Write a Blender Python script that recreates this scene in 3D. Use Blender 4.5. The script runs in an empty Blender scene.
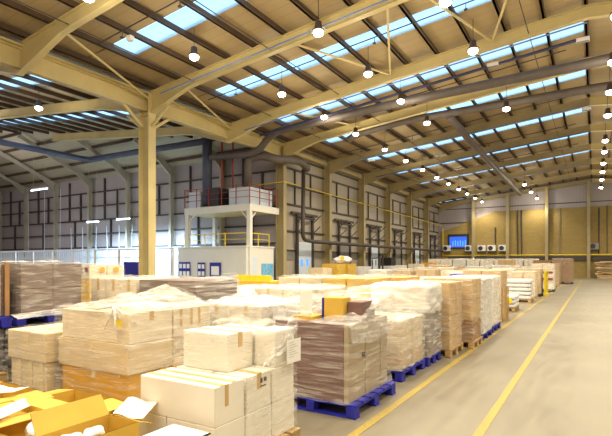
import bpy, bmesh, math, random
from mathutils import Vector, Matrix, noise
random.seed(7)
C = bpy.context.scene.collection
PI = math.pi

# ------------------------------------------------------------------ materials
def hexrgb(r, g, b):
    f = lambda c: (c/255/12.92) if c/255 <= .04045 else ((c/255+.055)/1.055)**2.4
    return (f(r), f(g), f(b), 1)

def mat(name, col, rough=.6, metal=0, noise_scale=0, noise_amt=.12, bump=0, bump_scale=None, stretch=None, emit=None, emit_s=0):
    m = bpy.data.materials.new(name); m.use_nodes = True
    nt = m.node_tree; b = nt.nodes['Principled BSDF']
    b.inputs['Base Color'].default_value = col
    b.inputs['Roughness'].default_value = rough
    b.inputs['Metallic'].default_value = metal
    if emit:
        b.inputs['Emission Color'].default_value = emit
        b.inputs['Emission Strength'].default_value = emit_s
    if noise_scale or bump:
        tc = nt.nodes.new('ShaderNodeTexCoord'); mp = nt.nodes.new('ShaderNodeMapping')
        nt.links.new(tc.outputs['Object'], mp.inputs['Vector'])
        if stretch: mp.inputs['Scale'].default_value = stretch
        n = nt.nodes.new('ShaderNodeTexNoise'); n.inputs['Scale'].default_value = noise_scale or 4
        n.inputs['Detail'].default_value = 4
        nt.links.new(mp.outputs[0], n.inputs['Vector'])
        if noise_scale:
            r = nt.nodes.new('ShaderNodeValToRGB')
            r.color_ramp.elements[0].position = .3; r.color_ramp.elements[1].position = .72
            r.color_ramp.elements[0].color = [c*(1-noise_amt) for c in col[:3]]+[1]
            r.color_ramp.elements[1].color = [min(1, c*(1+noise_amt)) for c in col[:3]]+[1]
            nt.links.new(n.outputs['Fac'], r.inputs['Fac']); nt.links.new(r.outputs[0], b.inputs['Base Color'])
        if bump:
            bp = nt.nodes.new('ShaderNodeBump'); bp.inputs['Strength'].default_value = bump
            bp.inputs['Distance'].default_value = .02
            nt.links.new(n.outputs['Fac'], bp.inputs['Height']); nt.links.new(bp.outputs[0], b.inputs['Normal'])
    return m

def ribbed(name, col, axis, period, rough=.5, depth=.25, groove=.75, spread=.35):
    """profiled sheet: narrow ribs every `period` metres across `axis`"""
    m = bpy.data.materials.new(name); m.use_nodes = True
    nt = m.node_tree; b = nt.nodes['Principled BSDF']; b.inputs['Roughness'].default_value = rough
    tc = nt.nodes.new('ShaderNodeTexCoord'); sx = nt.nodes.new('ShaderNodeSeparateXYZ')
    nt.links.new(tc.outputs['Object'], sx.inputs[0])
    mu = nt.nodes.new('ShaderNodeMath'); mu.operation = 'MULTIPLY'; mu.inputs[1].default_value = 1/period
    nt.links.new(sx.outputs[axis], mu.inputs[0])
    fr = nt.nodes.new('ShaderNodeMath'); fr.operation = 'FRACT'; nt.links.new(mu.outputs[0], fr.inputs[0])
    r = nt.nodes.new('ShaderNodeValToRGB'); e = r.color_ramp.elements
    e[0].position = 0; e[0].color = [c*groove for c in col[:3]]+[1]
    e[1].position = .12; e[1].color = col
    nt.links.new(fr.outputs[0], r.inputs[0])
    n = nt.nodes.new('ShaderNodeTexNoise'); n.inputs['Scale'].default_value = .35; n.inputs['Detail'].default_value = 5
    nt.links.new(tc.outputs['Object'], n.inputs['Vector'])
    mr = nt.nodes.new('ShaderNodeMapRange'); mr.inputs[3].default_value = 1-spread*.5; mr.inputs[4].default_value = 1+spread*.5
    nt.links.new(n.outputs['Fac'], mr.inputs[0])
    mx = nt.nodes.new('ShaderNodeVectorMath'); mx.operation = 'SCALE'
    nt.links.new(r.outputs[0], mx.inputs[0]); nt.links.new(mr.outputs[0], mx.inputs['Scale'])
    nt.links.new(mx.outputs[0], b.inputs['Base Color'])
    bp = nt.nodes.new('ShaderNodeBump'); bp.inputs['Strength'].default_value = depth; bp.inputs['Distance'].default_value = .03
    nt.links.new(r.outputs[0], bp.inputs['Height']); nt.links.new(bp.outputs[0], b.inputs['Normal'])
    return m

M = {}
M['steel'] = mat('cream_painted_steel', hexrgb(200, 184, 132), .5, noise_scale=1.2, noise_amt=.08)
M['steel_dimmed'] = mat('dimmed_cream_steel', hexrgb(160, 146, 108), .5, noise_scale=1.2, noise_amt=.08)  # darker copy of the cream steel; dimmer far light put into its colour
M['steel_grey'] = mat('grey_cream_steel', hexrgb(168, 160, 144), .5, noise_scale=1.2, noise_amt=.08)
M['steel_dark'] = mat('shade_toned_purlin_steel', hexrgb(76, 58, 44), .6, noise_scale=2)  # shadow on the galvanised purlins put into this brown; also on lamp housings
M['girt'] = mat('dark_girt_steel', hexrgb(70, 64, 62), .6, noise_scale=2)
M['roofin'] = ribbed('roof_liner_sheet', hexrgb(172, 152, 114), 1, .5, rough=.6, depth=.3, groove=.8, spread=.2)
M['roofleft'] = ribbed('roof_liner_sheet_left', hexrgb(172, 162, 140), 1, .5, rough=.6, depth=.3, groove=.8, spread=.2)
M['clad_y'] = ribbed('wall_cladding_along_aisle', hexrgb(168, 160, 148), 1, .33, depth=.3, groove=.78)
M['clad_x'] = ribbed('wall_cladding_across', hexrgb(168, 160, 162), 0, .33, depth=.3, groove=.78)
M['duct'] = mat('galvanised_duct', hexrgb(96, 88, 84), .6, .0, noise_scale=3, stretch=(1, 1, 1))
M['duct_blue'] = mat('blue_grey_duct', hexrgb(74, 80, 104), .5, .0, noise_scale=2)
M['pipe_dark'] = mat('dark_pipe', hexrgb(66, 60, 58), .6, .0, noise_scale=3)
M['conduit'] = mat('blue_reflecting_conduit', hexrgb(110, 125, 165), .4)  # light-blue reflection put into the conduit colour
M['conduit_dark'] = mat('dark_blue_conduit', hexrgb(48, 52, 92), .5)
M['yellow'] = mat('yellow_paint', hexrgb(228, 204, 40), .5, noise_scale=6, noise_amt=.1)
M['red'] = mat('red_oxide_paint', hexrgb(150, 60, 42), .5)
M['white'] = mat('white_paint', hexrgb(225, 225, 228), .5, noise_scale=2, noise_amt=.04)
M['cool_white'] = mat('pale_panel', hexrgb(205, 218, 234), .5, noise_scale=2, noise_amt=.04)
M['office'] = mat('white_office_panel', hexrgb(222, 222, 216), .5, noise_scale=1, noise_amt=.03)
M['darkbox'] = mat('dark_metal', hexrgb(48, 46, 52), .5, noise_scale=4)
M['blue_ply'] = mat('pallet_blue_paint', hexrgb(36, 40, 168), .6, noise_scale=9, noise_amt=.25, stretch=(1, 1, 3))
M['navy'] = mat('navy_board', hexrgb(36, 40, 150), .6)
M['skyblue'] = mat('sky_blue_poster', hexrgb(110, 180, 225), .5, noise_scale=7, noise_amt=.3)
M['wood'] = mat('pallet_wood', hexrgb(188, 158, 108), .75, noise_scale=8, noise_amt=.25, stretch=(1, 1, 4))
M['paper'] = mat('white_paper', hexrgb(242, 242, 238), .6)
M['tape'] = mat('brown_parcel_tape', hexrgb(206, 172, 112), .3)
M['clear_tape'] = mat('pale_parcel_tape', hexrgb(232, 214, 170), .25)
M['black'] = mat('black_plastic', hexrgb(22, 22, 24), .5)
M['grey'] = mat('mid_grey', hexrgb(130, 128, 126), .5, noise_scale=5)
M['lens'] = mat('lamp_lens', (1, 1, 1, 1), .4, emit=(1, .93, .74, 1), emit_s=20)
M['tube'] = mat('fluorescent_tube', (1, 1, 1, 1), .4, emit=(.75, .9, 1, 1), emit_s=5)
M['bluewin'] = mat('emissive_blue_pane', hexrgb(30, 60, 170), .2, emit=(.06, .2, 1, 1), emit_s=.8)  # the window's blue glow is put in as emission
M['bluelit'] = mat('emissive_blue_surface', hexrgb(60, 130, 220), .3, emit=(.15, .42, 1, 1), emit_s=.8)  # blue glow of panes, strips and sign put in as emission

def carton_mat(name, rgb, amt=.07, streak=(1, 1, 1)):
    return mat(name, hexrgb(*rgb), .7, noise_scale=3.5, noise_amt=amt, bump=.08, stretch=streak)
M['c_white'] = carton_mat('white_carton_board', (240, 235, 222), .03)
M['c_cream'] = carton_mat('cream_carton_board', (232, 220, 196))
M['c_beige'] = carton_mat('beige_carton_board', (222, 204, 170))
M['c_kraft'] = carton_mat('kraft_carton_board', (200, 170, 124), .10)
M['c_brown'] = carton_mat('brown_carton_board', (160, 122, 80), .14)
M['c_orange'] = carton_mat('orange_carton_board', (220, 168, 60))
M['c_yellow'] = carton_mat('yellow_kraft_board', (212, 174, 70), .08)
M['c_inner'] = carton_mat('yellow_kraft_inside', (200, 160, 70), .08)
M['c_grey'] = carton_mat('grey_brown_board', (128, 112, 104), .2, (1, 1, 9))
M['c_dark'] = carton_mat('dark_grey_board', (84, 78, 80), .25, (1, 1, 9))
M['c_mauve'] = carton_mat('mauve_brown_board', (122, 92, 86), .22, (1, 1, 14))
M['c_sleeve'] = carton_mat('grey_beige_board', (178, 162, 136), .15)
M['c_sack'] = mat('white_sack', hexrgb(222, 222, 224), .5, noise_scale=5, noise_amt=.08, bump=.3)
M['c_blue'] = carton_mat('white_and_blue_board', (214, 216, 252), .12, (6, 1, 2))

def film_mat(name, base, gain, tint=(.84, .83, .81, 1), scale=(2.2, 2.2, 16), tilt=(.12, .1, 0)):
    m = bpy.data.materials.new(name); m.use_nodes = True
    nt = m.node_tree; nt.nodes.clear()
    out = nt.nodes.new('ShaderNodeOutputMaterial'); mix = nt.nodes.new('ShaderNodeMixShader')
    tr = nt.nodes.new('ShaderNodeBsdfTransparent'); tr.inputs[0].default_value = (.98, .98, .98, 1)
    b = nt.nodes.new('ShaderNodeBsdfPrincipled'); b.inputs['Base Color'].default_value = tint; b.inputs['Roughness'].default_value = .25
    tc = nt.nodes.new('ShaderNodeTexCoord'); mp = nt.nodes.new('ShaderNodeMapping')
    mp.inputs['Scale'].default_value = scale; mp.inputs['Rotation'].default_value = tilt
    nt.links.new(tc.outputs['Object'], mp.inputs[0])
    n = nt.nodes.new('ShaderNodeTexNoise'); n.inputs['Scale'].default_value = 1.6; n.inputs['Detail'].default_value = 6
    n.inputs['Distortion'].default_value = .6
    nt.links.new(mp.outputs[0], n.inputs['Vector'])
    r = nt.nodes.new('ShaderNodeMapRange'); r.inputs[1].default_value = .46; r.inputs[2].default_value = .74
    r.inputs[3].default_value = base; r.inputs[4].default_value = min(1, base+gain)
    nt.links.new(n.outputs['Fac'], r.inputs[0]); nt.links.new(r.outputs[0], mix.inputs[0])
    bp = nt.nodes.new('ShaderNodeBump'); bp.inputs['Strength'].default_value = .5; bp.inputs['Distance'].default_value = .03
    nt.links.new(n.outputs['Fac'], bp.inputs['Height']); nt.links.new(bp.outputs[0], b.inputs['Normal'])
    nt.links.new(tr.outputs[0], mix.inputs[1]); nt.links.new(b.outputs[0], mix.inputs[2]); nt.links.new(mix.outputs[0], out.inputs[0])
    return m
M['film'] = film_mat('clear_stretch_film', .04, .42)
M['film_streak'] = film_mat('streaky_stretch_film', .03, .5, scale=(1.2, 1.2, 20), tilt=(.22, .18, 0))
M['film_thick'] = film_mat('milky_stretch_film', .25, .55)
M['film_white'] = film_mat('white_stretch_film', .72, .28)

def skylight_mat():
    m = bpy.data.materials.new('translucent_rooflight'); m.use_nodes = True
    nt = m.node_tree; nt.nodes.clear()
    out = nt.nodes.new('ShaderNodeOutputMaterial'); mix = nt.nodes.new('ShaderNodeMixShader'); mix.inputs[0].default_value = .3
    tr = nt.nodes.new('ShaderNodeBsdfTransparent'); tr.inputs[0].default_value = (.9, .95, 1, 1)
    tl = nt.nodes.new('ShaderNodeBsdfTranslucent'); tl.inputs[0].default_value = (.8, .88, .95, 1)
    nt.links.new(tr.outputs[0], mix.inputs[1]); nt.links.new(tl.outputs[0], mix.inputs[2]); nt.links.new(mix.outputs[0], out.inputs[0])
    return m
M['skylight'] = skylight_mat()

def floor_mat():
    m = bpy.data.materials.new('polished_concrete'); m.use_nodes = True
    nt = m.node_tree; b = nt.nodes['Principled BSDF']; b.inputs['Roughness'].default_value = .42
    tc = nt.nodes.new('ShaderNodeTexCoord')
    def noi(s, d, stretch):
        mp = nt.nodes.new('ShaderNodeMapping'); mp.inputs['Scale'].default_value = stretch
        nt.links.new(tc.outputs['Object'], mp.inputs[0])
        n = nt.nodes.new('ShaderNodeTexNoise'); n.inputs['Scale'].default_value = s; n.inputs['Detail'].default_value = d
        nt.links.new(mp.outputs[0], n.inputs['Vector']); return n
    a = noi(.5, 6, (1, 1, 1)); c = noi(3, 8, (2.5, .5, 1))
    mx = nt.nodes.new('ShaderNodeMath'); mx.operation = 'ADD'
    nt.links.new(a.outputs['Fac'], mx.inputs[0]); nt.links.new(c.outputs['Fac'], mx.inputs[1])
    r = nt.nodes.new('ShaderNodeValToRGB'); e = r.color_ramp.elements
    e[0].position = .35; e[1].position = .65
    r.color_ramp.elements[0].color = hexrgb(112, 104, 88); r.color_ramp.elements[1].color = hexrgb(134, 126, 108)
    h = nt.nodes.new('ShaderNodeMath'); h.operation = 'MULTIPLY'; h.inputs[1].default_value = .5
    nt.links.new(mx.outputs[0], h.inputs[0]); nt.links.new(h.outputs[0], r.inputs[0]); nt.links.new(r.outputs[0], b.inputs['Base Color'])
    mr = nt.nodes.new('ShaderNodeMapRange'); mr.inputs[3].default_value = .3; mr.inputs[4].default_value = .6
    nt.links.new(c.outputs['Fac'], mr.inputs[0]); nt.links.new(mr.outputs[0], b.inputs['Roughness'])
    return m
M['floor'] = floor_mat()
def line_mat():
    m = bpy.data.materials.new('worn_yellow_line'); m.use_nodes = True
    nt = m.node_tree; b = nt.nodes['Principled BSDF']; b.inputs['Roughness'].default_value = .55
    tc = nt.nodes.new('ShaderNodeTexCoord')
    n = nt.nodes.new('ShaderNodeTexNoise'); n.inputs['Scale'].default_value = 22; n.inputs['Detail'].default_value = 8
    nt.links.new(tc.outputs['Object'], n.inputs['Vector'])
    r = nt.nodes.new('ShaderNodeValToRGB'); e = r.color_ramp.elements
    e[0].position = .28; e[0].color = hexrgb(136, 124, 92); e[1].position = .5; e[1].color = hexrgb(164, 142, 56)
    nt.links.new(n.outputs['Fac'], r.inputs[0]); nt.links.new(r.outputs[0], b.inputs['Base Color'])
    return m
M['line'] = line_mat()
def brick_mat():
    m = bpy.data.materials.new('sodium_tinted_blockwork'); m.use_nodes = True
    nt = m.node_tree; b = nt.nodes['Principled BSDF']; b.inputs['Roughness'].default_value = .8
    tc = nt.nodes.new('ShaderNodeTexCoord'); mp = nt.nodes.new('ShaderNodeMapping'); mp.inputs['Rotation'].default_value = (PI/2, 0, 0)
    nt.links.new(tc.outputs['Object'], mp.inputs[0])
    br = nt.nodes.new('ShaderNodeTexBrick')
    br.inputs['Color1'].default_value = hexrgb(160, 138, 80); br.inputs['Color2'].default_value = hexrgb(150, 129, 75); br.inputs['Mortar'].default_value = hexrgb(142, 124, 80)  # olive-yellow of the sodium light put into the block colours
    br.inputs['Scale'].default_value = 1; br.inputs['Brick Width'].default_value = .45; br.inputs['Row Height'].default_value = .225; br.inputs['Mortar Size'].default_value = .02
    nt.links.new(mp.outputs[0], br.inputs['Vector']); nt.links.new(br.outputs[0], b.inputs['Base Color'])
    return m
M['block'] = brick_mat()

# ------------------------------------------------------------------ mesh helpers
class MB:
    def __init__(s): s.v = []; s.f = []
    def quad(s, *p):
        n = len(s.v); s.v += [tuple(q) for q in p]; s.f.append(tuple(range(n, n+len(p)))); return s
    def hexa(s, p):  # 4 bottom ccw, 4 top ccw
        n = len(s.v); s.v += [tuple(q) for q in p]
        for f in ((0, 3, 2, 1), (4, 5, 6, 7), (0, 1, 5, 4), (1, 2, 6, 5), (2, 3, 7, 6), (3, 0, 4, 7)):
            s.f.append(tuple(n+i for i in f))
        return s
    def box(s, x0, x1, y0, y1, z0, z1):
        return s.hexa([(x0, y0, z0), (x1, y0, z0), (x1, y1, z0), (x0, y1, z0), (x0, y0, z1), (x1, y0, z1), (x1, y1, z1), (x0, y1, z1)])
    def beam(s, a, b, w, h, up=(0, 0, 1)):
        a, b = Vector(a), Vector(b); d = (b-a).normalized(); u = Vector(up)
        if abs(d.dot(u)) > .98: u = Vector((0, 1, 0))
        r = d.cross(u).normalized()*w/2; u = r.cross(d).normalized()*h/2
        return s.hexa([a-r-u, a+r-u, b+r-u, b-r-u, a-r+u, a+r+u, b+r+u, b-r+u])
    def tube(s, pts, r, n=8, caps=True):
        pts = [Vector(p) for p in pts]; rings = []
        rr = r if isinstance(r, (list, tuple)) else [r]*len(pts)
        for i, p in enumerate(pts):
            d = ((pts[i]-pts[i-1]).normalized() if i else Vector()) + ((pts[i+1]-pts[i]).normalized() if i < len(pts)-1 else Vector())
            d.normalize(); u = Vector((0, 0, 1)) if abs(d.z) < .9 else Vector((1, 0, 0))
            if i == 0: e1 = d.cross(u).normalized()
            else:
                e1 = (e1-d*e1.dot(d)).normalized()
            e2 = d.cross(e1); st = len(s.v)
            for k in range(n):
                t = 2*PI*k/n; s.v.append(tuple(p+(e1*math.cos(t)+e2*math.sin(t))*rr[i]))
            rings.append(st)
        for a, b in zip(rings, rings[1:]):
            for k in range(n): s.f.append((a+k, a+(k+1) % n, b+(k+1) % n, b+k))
        if caps:
            s.f.append(tuple(rings[0]+k for k in range(n))[::-1]); s.f.append(tuple(rings[-1]+k for k in range(n)))
        return s
    def lathe(s, prof, n=16, c=(0, 0, 0)):
        rings = []
        for r, z in prof:
            rings.append(len(s.v))
            for k in range(n):
                t = 2*PI*k/n; s.v.append((c[0]+r*math.cos(t), c[1]+r*math.sin(t), c[2]+z))
        for a, b in zip(rings, rings[1:]):
            for k in range(n): s.f.append((a+k, a+(k+1) % n, b+(k+1) % n, b+k))
        s.f.append(tuple(rings[0]+k for k in range(n))[::-1]); s.f.append(tuple(rings[-1]+k for k in range(n)))
        return s
    def mesh(s, name, material, bevel=0, smooth=False):
        me = bpy.data.meshes.new(name); me.from_pydata(s.v, [], s.f)
        bm = bmesh.new(); bm.from_mesh(me); bmesh.ops.recalc_face_normals(bm, faces=bm.faces)
        if bevel:
            bmesh.ops.bevel(bm, geom=list(bm.edges), offset=bevel, segments=2, affect='EDGES', profile=.5)
        bm.to_mesh(me); bm.free()
        me.materials.append(material)
        if smooth:
            for p in me.polygons: p.use_smooth = True
        return me
    def build(s, name, material, parent=None, loc=None, bevel=0, smooth=False):
        o = bpy.data.objects.new(name, s.mesh(name, material, bevel, smooth)); C.objects.link(o)
        if parent: o.parent = parent
        if loc: o.location = loc
        return o

def tag(o, label=None, cat=None, group=None, kind=None):
    if label: o['label'] = label
    if cat: o['category'] = cat
    if group: o['group'] = group
    if kind: o['kind'] = kind
    return o
def empty(name, loc, rz=0, **k):
    o = bpy.data.objects.new(name, None); C.objects.link(o); o.location = loc; o.rotation_euler.z = rz
    o.empty_display_size = .1
    return tag(o, **k)
def struct(name, mb, material, label=None, cat='structure', **k):
    return tag(mb.build(name, material, **k), label, cat, None, 'structure')
def copy_tree(o, parent=None):
    c = o.copy(); C.objects.link(c); c.parent = parent
    for ch in list(o.children): copy_tree(ch, c)
    return c
def rounded_path(pts, r=.4, n=5):
    pts = [Vector(p) for p in pts]; out = [pts[0]]
    for i in range(1, len(pts)-1):
        a, b, c = pts[i-1], pts[i], pts[i+1]
        ra = min(r, (a-b).length*.45, (c-b).length*.45)
        p, q = b+(a-b).normalized()*ra, b+(c-b).normalized()*ra
        for k in range(n+1):
            t = k/n; out.append(p*(1-t)**2+b*2*t*(1-t)+q*t*t)
    out.append(pts[-1]); return out
ORD = ['nearest', 'second', 'third', 'fourth', 'fifth', 'sixth', 'seventh', 'eighth', 'ninth', 'tenth', 'eleventh', 'twelfth', 'thirteenth', 'fourteenth', 'fifteenth', 'sixteenth', 'seventeenth', 'eighteenth', 'nineteenth', 'twentieth']
def nth(i): return ORD[i] if i < len(ORD) else 'number %d' % (i+1)

# ------------------------------------------------------------------ building geometry
XV, XR, ZV, SL = -16.7, -.2, 9.3, .105           # valley line, ridge, valley height, roof slope
YC, YF, YB = 24.6, 60.6, -5.0                     # left-bay end wall, far wall, rear wall
XRW, XLW = 16.3, -52.0
def zr(x):
    if x < XV: return ZV+SL*(XV-x)
    return ZV+SL*(x-XV) if x <= XR else ZV+SL*(XR-XV)-SL*(x-XR)
HS = .42
def hip_y(x): return YC-(zr(x)-8.9)/HS           # where the hip meets the left slope
FR = [-2.0, 3.4, 8.8, 14.2, 19.6, 24.6, 30.6, 36.6, 42.6, 48.6, 54.6, 60.3]
SKY = [6.0, 11.5, 16.85, 21.7, 27.0, 33.5, 39.6, 46.0, 52.0, 57.6]
SW = .475

struct('floor', MB().box(XLW, XRW, YB, YF+.4, -.2, 0), M['floor'], 'smooth pale concrete warehouse floor', 'floor')
# roof sheets between the rooflights
def slope_panel(mb, x0, x1, y0, y1, th=.08, zf=zr):
    a, b = zf(x0), zf(x1)
    mb.hexa([(x0, y0, a), (x1, y0, b), (x1, y1, b), (x0, y1, a), (x0, y0, a+th), (x1, y0, b+th), (x1, y1, b+th), (x0, y1, a+th)])
mb = MB(); prev = YB
XS0, XS1 = -14.75, -.35
for c in SKY:
    slope_panel(mb, XV-.35, XR, prev, c-SW)
    slope_panel(mb, XV-.35, XS0, c-SW, c+SW)
    slope_panel(mb, XS1, XR, c-SW, c+SW)
    prev = c+SW
slope_panel(mb, XV-.35, XR, prev, YF+.3)
for v in range(0): pass
struct('ceiling', mb, M['roofin'], 'tan ribbed metal roof lining over the main hall, left slope', 'roof')
mb = MB(); prev = YB
for c in SKY:
    slope_panel(mb, XR, XRW+.3, prev, c-SW); slope_panel(mb, XR, 4, c-SW, c+SW); slope_panel(mb, 14, XRW+.3, c-SW, c+SW); prev = c+SW
slope_panel(mb, XR, XRW+.3, prev, YF+.3)
struct('ceiling', mb, M['roofin'], 'tan ribbed metal roof lining over the main hall, right of the ridge', 'roof')
k = 1
for c in SKY:
    mb = MB(); slope_panel(mb, XS0, XS1, c-SW, c+SW, .02)
    struct('window_%d' % k, mb, M['skylight'], 'long translucent rooflight strip, %s along the main hall roof left of the ridge' % nth(k-1), 'skylight'); k += 1
for c in SKY:  # unseen strips, added so daylight enters both slopes alike
    mb = MB(); slope_panel(mb, 4, 14, c-SW, c+SW, .02)
    struct('window_%d' % k, mb, M['skylight'], 'unseen added rooflight strip right of the ridge, %s from the camera end' % nth(SKY.index(c)), 'skylight'); k += 1
# left bay roof: main slope + hip down to the end wall
LS = [(6.0, -19, -34), (11.7, -18.6, -34), (16.9, -18.8, -36.2)]
mb = MB(); prev = YB
def lp(x0, x1, y0, y1): slope_panel(mb, x1, x0, y0, y1)
for c, a, b in LS:
    lp(XV+.0, XLW, prev, c-SW) if c < 12 else None
    prev = c+SW if c < 12 else prev
    if c < 12:
        lp(XV, a, c-SW, c+SW); lp(b, XLW, c-SW, c+SW)
# remaining part is trapezoidal: it stops at the hip line
def trap(x1, x0, y0, yend=None):
    n = 12
    for i in range(n):
        xa = x1+(x0-x1)*i/n; xb = x1+(x0-x1)*(i+1)/n
        ya = hip_y(xa) if yend is None else yend; yb = hip_y(xb) if yend is None else yend
        ya, yb = max(ya, y0), max(yb, y0)
        if ya-y0 < .001 and yb-y0 < .001: continue
        za, zb = zr(xa), zr(xb)
        mb.hexa([(xa, y0, za), (xb, y0, zb), (xb, yb, zb), (xa, ya, za), (xa, y0, za+.08), (xb, y0, zb+.08), (xb, yb, zb+.08), (xa, ya, za+.08)])
trap(XLW, XV, prev, 16.9-SW) if False else None
c, a, b = LS[2]
xh = lambda y: XV-((YC-y)*HS+8.9-ZV)/SL          # x of the hip line at a given y
xe = xh(c-SW)
lp(XV, xe, prev, c-SW)
trap(XLW, xe, prev)
lp(XV, a, c-SW, c+SW)
trap(max(b, XLW), XV, c+SW); 
n0 = len(mb.f)
trap(xe, b, c-SW)
struct('ceiling', mb, M['roofleft'], 'ribbed metal roof lining over the left bay', 'roof')
mb = MB(); n = 14
for i in range(n):
    xa = XLW+(XV-XLW)*i/n; xb = XLW+(XV-XLW)*(i+1)/n; za, zb = zr(xa), zr(xb); ya, yb = hip_y(xa), hip_y(xb)
    mb.hexa([(xa, ya, za), (xb, yb, zb), (xb, YC+.3, 8.78), (xa, YC+.3, 8.78), (xa, ya, za+.08), (xb, yb, zb+.08), (xb, YC+.3, 8.86), (xa, YC+.3, 8.86)])
struct('ceiling', mb, M['roofleft'], 'pale roof slope coming down to the end wall of the left bay', 'roof')
for i, (c, a, b) in enumerate(LS):
    mb = MB(); slope_panel(mb, b, a, c-SW, c+SW, .02)
    struct('window_%d' % k, mb, M['skylight'], 'translucent rooflight strip in the left bay roof, %s from the camera' % nth(i), 'skylight'); k += 1

# walls
WX = XV-.32
struct('wall_left', MB().box(WX-.1, WX, YC+.1, YF, 0, 9.4), M['clad_y'], 'cream ribbed cladding wall with dock doors along the main hall', 'wall')
struct('wall_end_left', MB().box(XLW, WX, YC+.3, YC+.4, 0, 8.9), M['clad_x'], 'grey ribbed cladding wall closing the left bay', 'wall')
struct('wall_far_left', MB().box(XLW-.1, XLW, YB, YC+.4, 0, 14), M['clad_y'], 'cladding wall at the left end of the left bay', 'wall')
struct('wall_right', MB().box(XRW, XRW+.1, YB, YF, 0, 9.6), M['clad_y'], 'cladding wall on the right of the hall', 'wall')
mb = MB(); mb.box(XLW, XRW, YB-.1, YB, 0, 13.8)
struct('wall_rear', mb, M['clad_x'], 'cladding wall behind the camera', 'wall')
# far gable: cladding above, blockwork below with a sloping top at its left end
def gable(mb, pts, y0, y1):
    n = len(mb.v); m = len(pts)
    mb.v += [(x, y0, z) for x, z in pts]+[(x, y1, z) for x, z in pts]
    mb.f += [tuple(n+i for i in range(m)), tuple(n+m+i for i in range(m))[::-1]]
    for i in range(m): j = (i+1) % m; mb.f.append((n+i, n+j, n+m+j, n+m+i))
    return mb
struct('wall_far_gable', gable(MB(), [(WX, 0), (XRW, 0), (XRW, 9.35), (XR, zr(XR)+.02), (WX, 9.27)], YF, YF+.15), M['clad_x'], 'pale ribbed cladding at the top of the far gable wall', 'wall')
struct('wall_far', gable(MB(), [(XV+.05, 0), (XRW, 0), (XRW, 7.8), (-10.1, 7.8), (XV+.05, 5.5)], YF-.15, YF-.002), M['block'], 'blockwork lower part of the far wall, sodium light in its colour, sloping top edge', 'wall')

# steelwork
def steel(name, mb, m, label, cat='steelwork', group=None):
    return tag(mb.build(name, m), label, cat, group, 'structure')
def h_column(x, y, z1, alongx=True, d=.3, w=.13, z0=0):
    mb = MB()
    if alongx:
        for s in (-1, 1): mb.box(x+s*d-.018, x+s*d+.018, y-w, y+w, z0, z1)
        mb.box(x-d, x+d, y-.012, y+.012, z0, z1)
    else:
        for s in (-1, 1): mb.box(x-w, x+w, y+s*d-.018, y+s*d+.018, z0, z1)
        mb.box(x-.012, x+.012, y-d, y+d, z0, z1)
    mb.box(x-d-.06, x+d+.06, y-w-.1, y+w+.1, z0, z0+.03)
    return mb
steel('steel_column', h_column(XV, 14.2, 9.0, d=.3, w=.2), M['steel'], 'tall free-standing cream steel column rising through the stock on the left', 'column')
steel('steel_column', h_column(XV, 3.4, 9.0, d=.3, w=.2), M['steel'], 'free-standing cream steel column left of the camera', 'column')
for i, y in enumerate([24.6, 30.6, 36.6, 42.6, 48.6, 54.6]):
    steel('steel_column', h_column(XV, y, 8.9, d=.28, w=.17), M['steel_dimmed'], 'cream steel wall column, %s along the dock wall' % nth(i), 'column', 'columns along the dock wall')
for i in range(7):
    x = XV-4.8*(i+1)
    steel('steel_column', h_column(x, YC-.0, 8.75, alongx=False, d=.2, w=.09), M['steel_grey'], 'cream steel column on the grey end wall, %s left of the hall corner' % nth(i), 'column', 'columns on the end wall')
for i, x in enumerate([-12.55, -8.68, -4.57, -.5, 3.6, 8, 12]):
    steel('steel_column', h_column(x, YF-.45, zr(x)-.3, alongx=False, d=.24, w=.16), M['steel_dimmed'], 'cream steel wind post on the far wall, %s from its left end' % nth(i), 'column', 'columns on the far wall')
PD = .2  # purlin depth
def rafter(y, x0, x1, haunch0, haunch1, zf=zr, depth=.46):
    """I-section following the roof from x0 to x1, deeper at the ends that are haunched"""
    mb = MB(); n = 20; xs = [x0+(x1-x0)*i/n for i in range(n+1)]
    def dep(x):
        L = abs(x1-x0); a, b = abs(x-x0), abs(x-x1); d = depth
        if haunch0: d += .55*max(0, 1-a/2.6)
        if haunch1: d += .55*max(0, 1-b/2.6)
        return d
    for a, b in zip(xs, xs[1:]):
        ta, tb = zf(a)-PD, zf(b)-PD; ba, bb = ta-dep(a), tb-dep(b)
        def strip(y0, y1, z):
            mb.hexa([(a, y0, z[0]), (b, y0, z[1]), (b, y1, z[1]), (a, y1, z[0]), (a, y0, z[2]), (b, y0, z[3]), (b, y1, z[3]), (a, y1, z[2])])
        strip(y-.11, y+.11, (ta-.03, tb-.03, ta, tb)); strip(y-.11, y+.11, (ba, bb, ba+.03, bb+.03)); strip(y-.01, y+.01, (ba, bb, ta, tb))
    return mb
for i, y in enumerate(FR):
    steel('steel_rafter', rafter(y, XV, XR, True, False), M['steel'] if y < 25 else M['steel_dimmed'], 'cream steel rafter on the left roof slope, %s along the main hall' % nth(i), 'rafter', 'main hall rafters')  # rafters past the hall corner take the dimmed copy
    steel('steel_rafter', rafter(y, XRW, XR, True, False), M['steel'], 'cream steel rafter right of the ridge, %s along the main hall' % nth(i), 'rafter', 'main hall rafters')
    if y <= 19.7:
        steel('steel_rafter', rafter(y, XV, max(xh(y), XLW) if y > 14 else XLW, True, False), M['steel'], 'cream steel rafter running left from the valley, %s in the left bay' % nth(i), 'rafter', 'left bay rafters')
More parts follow.
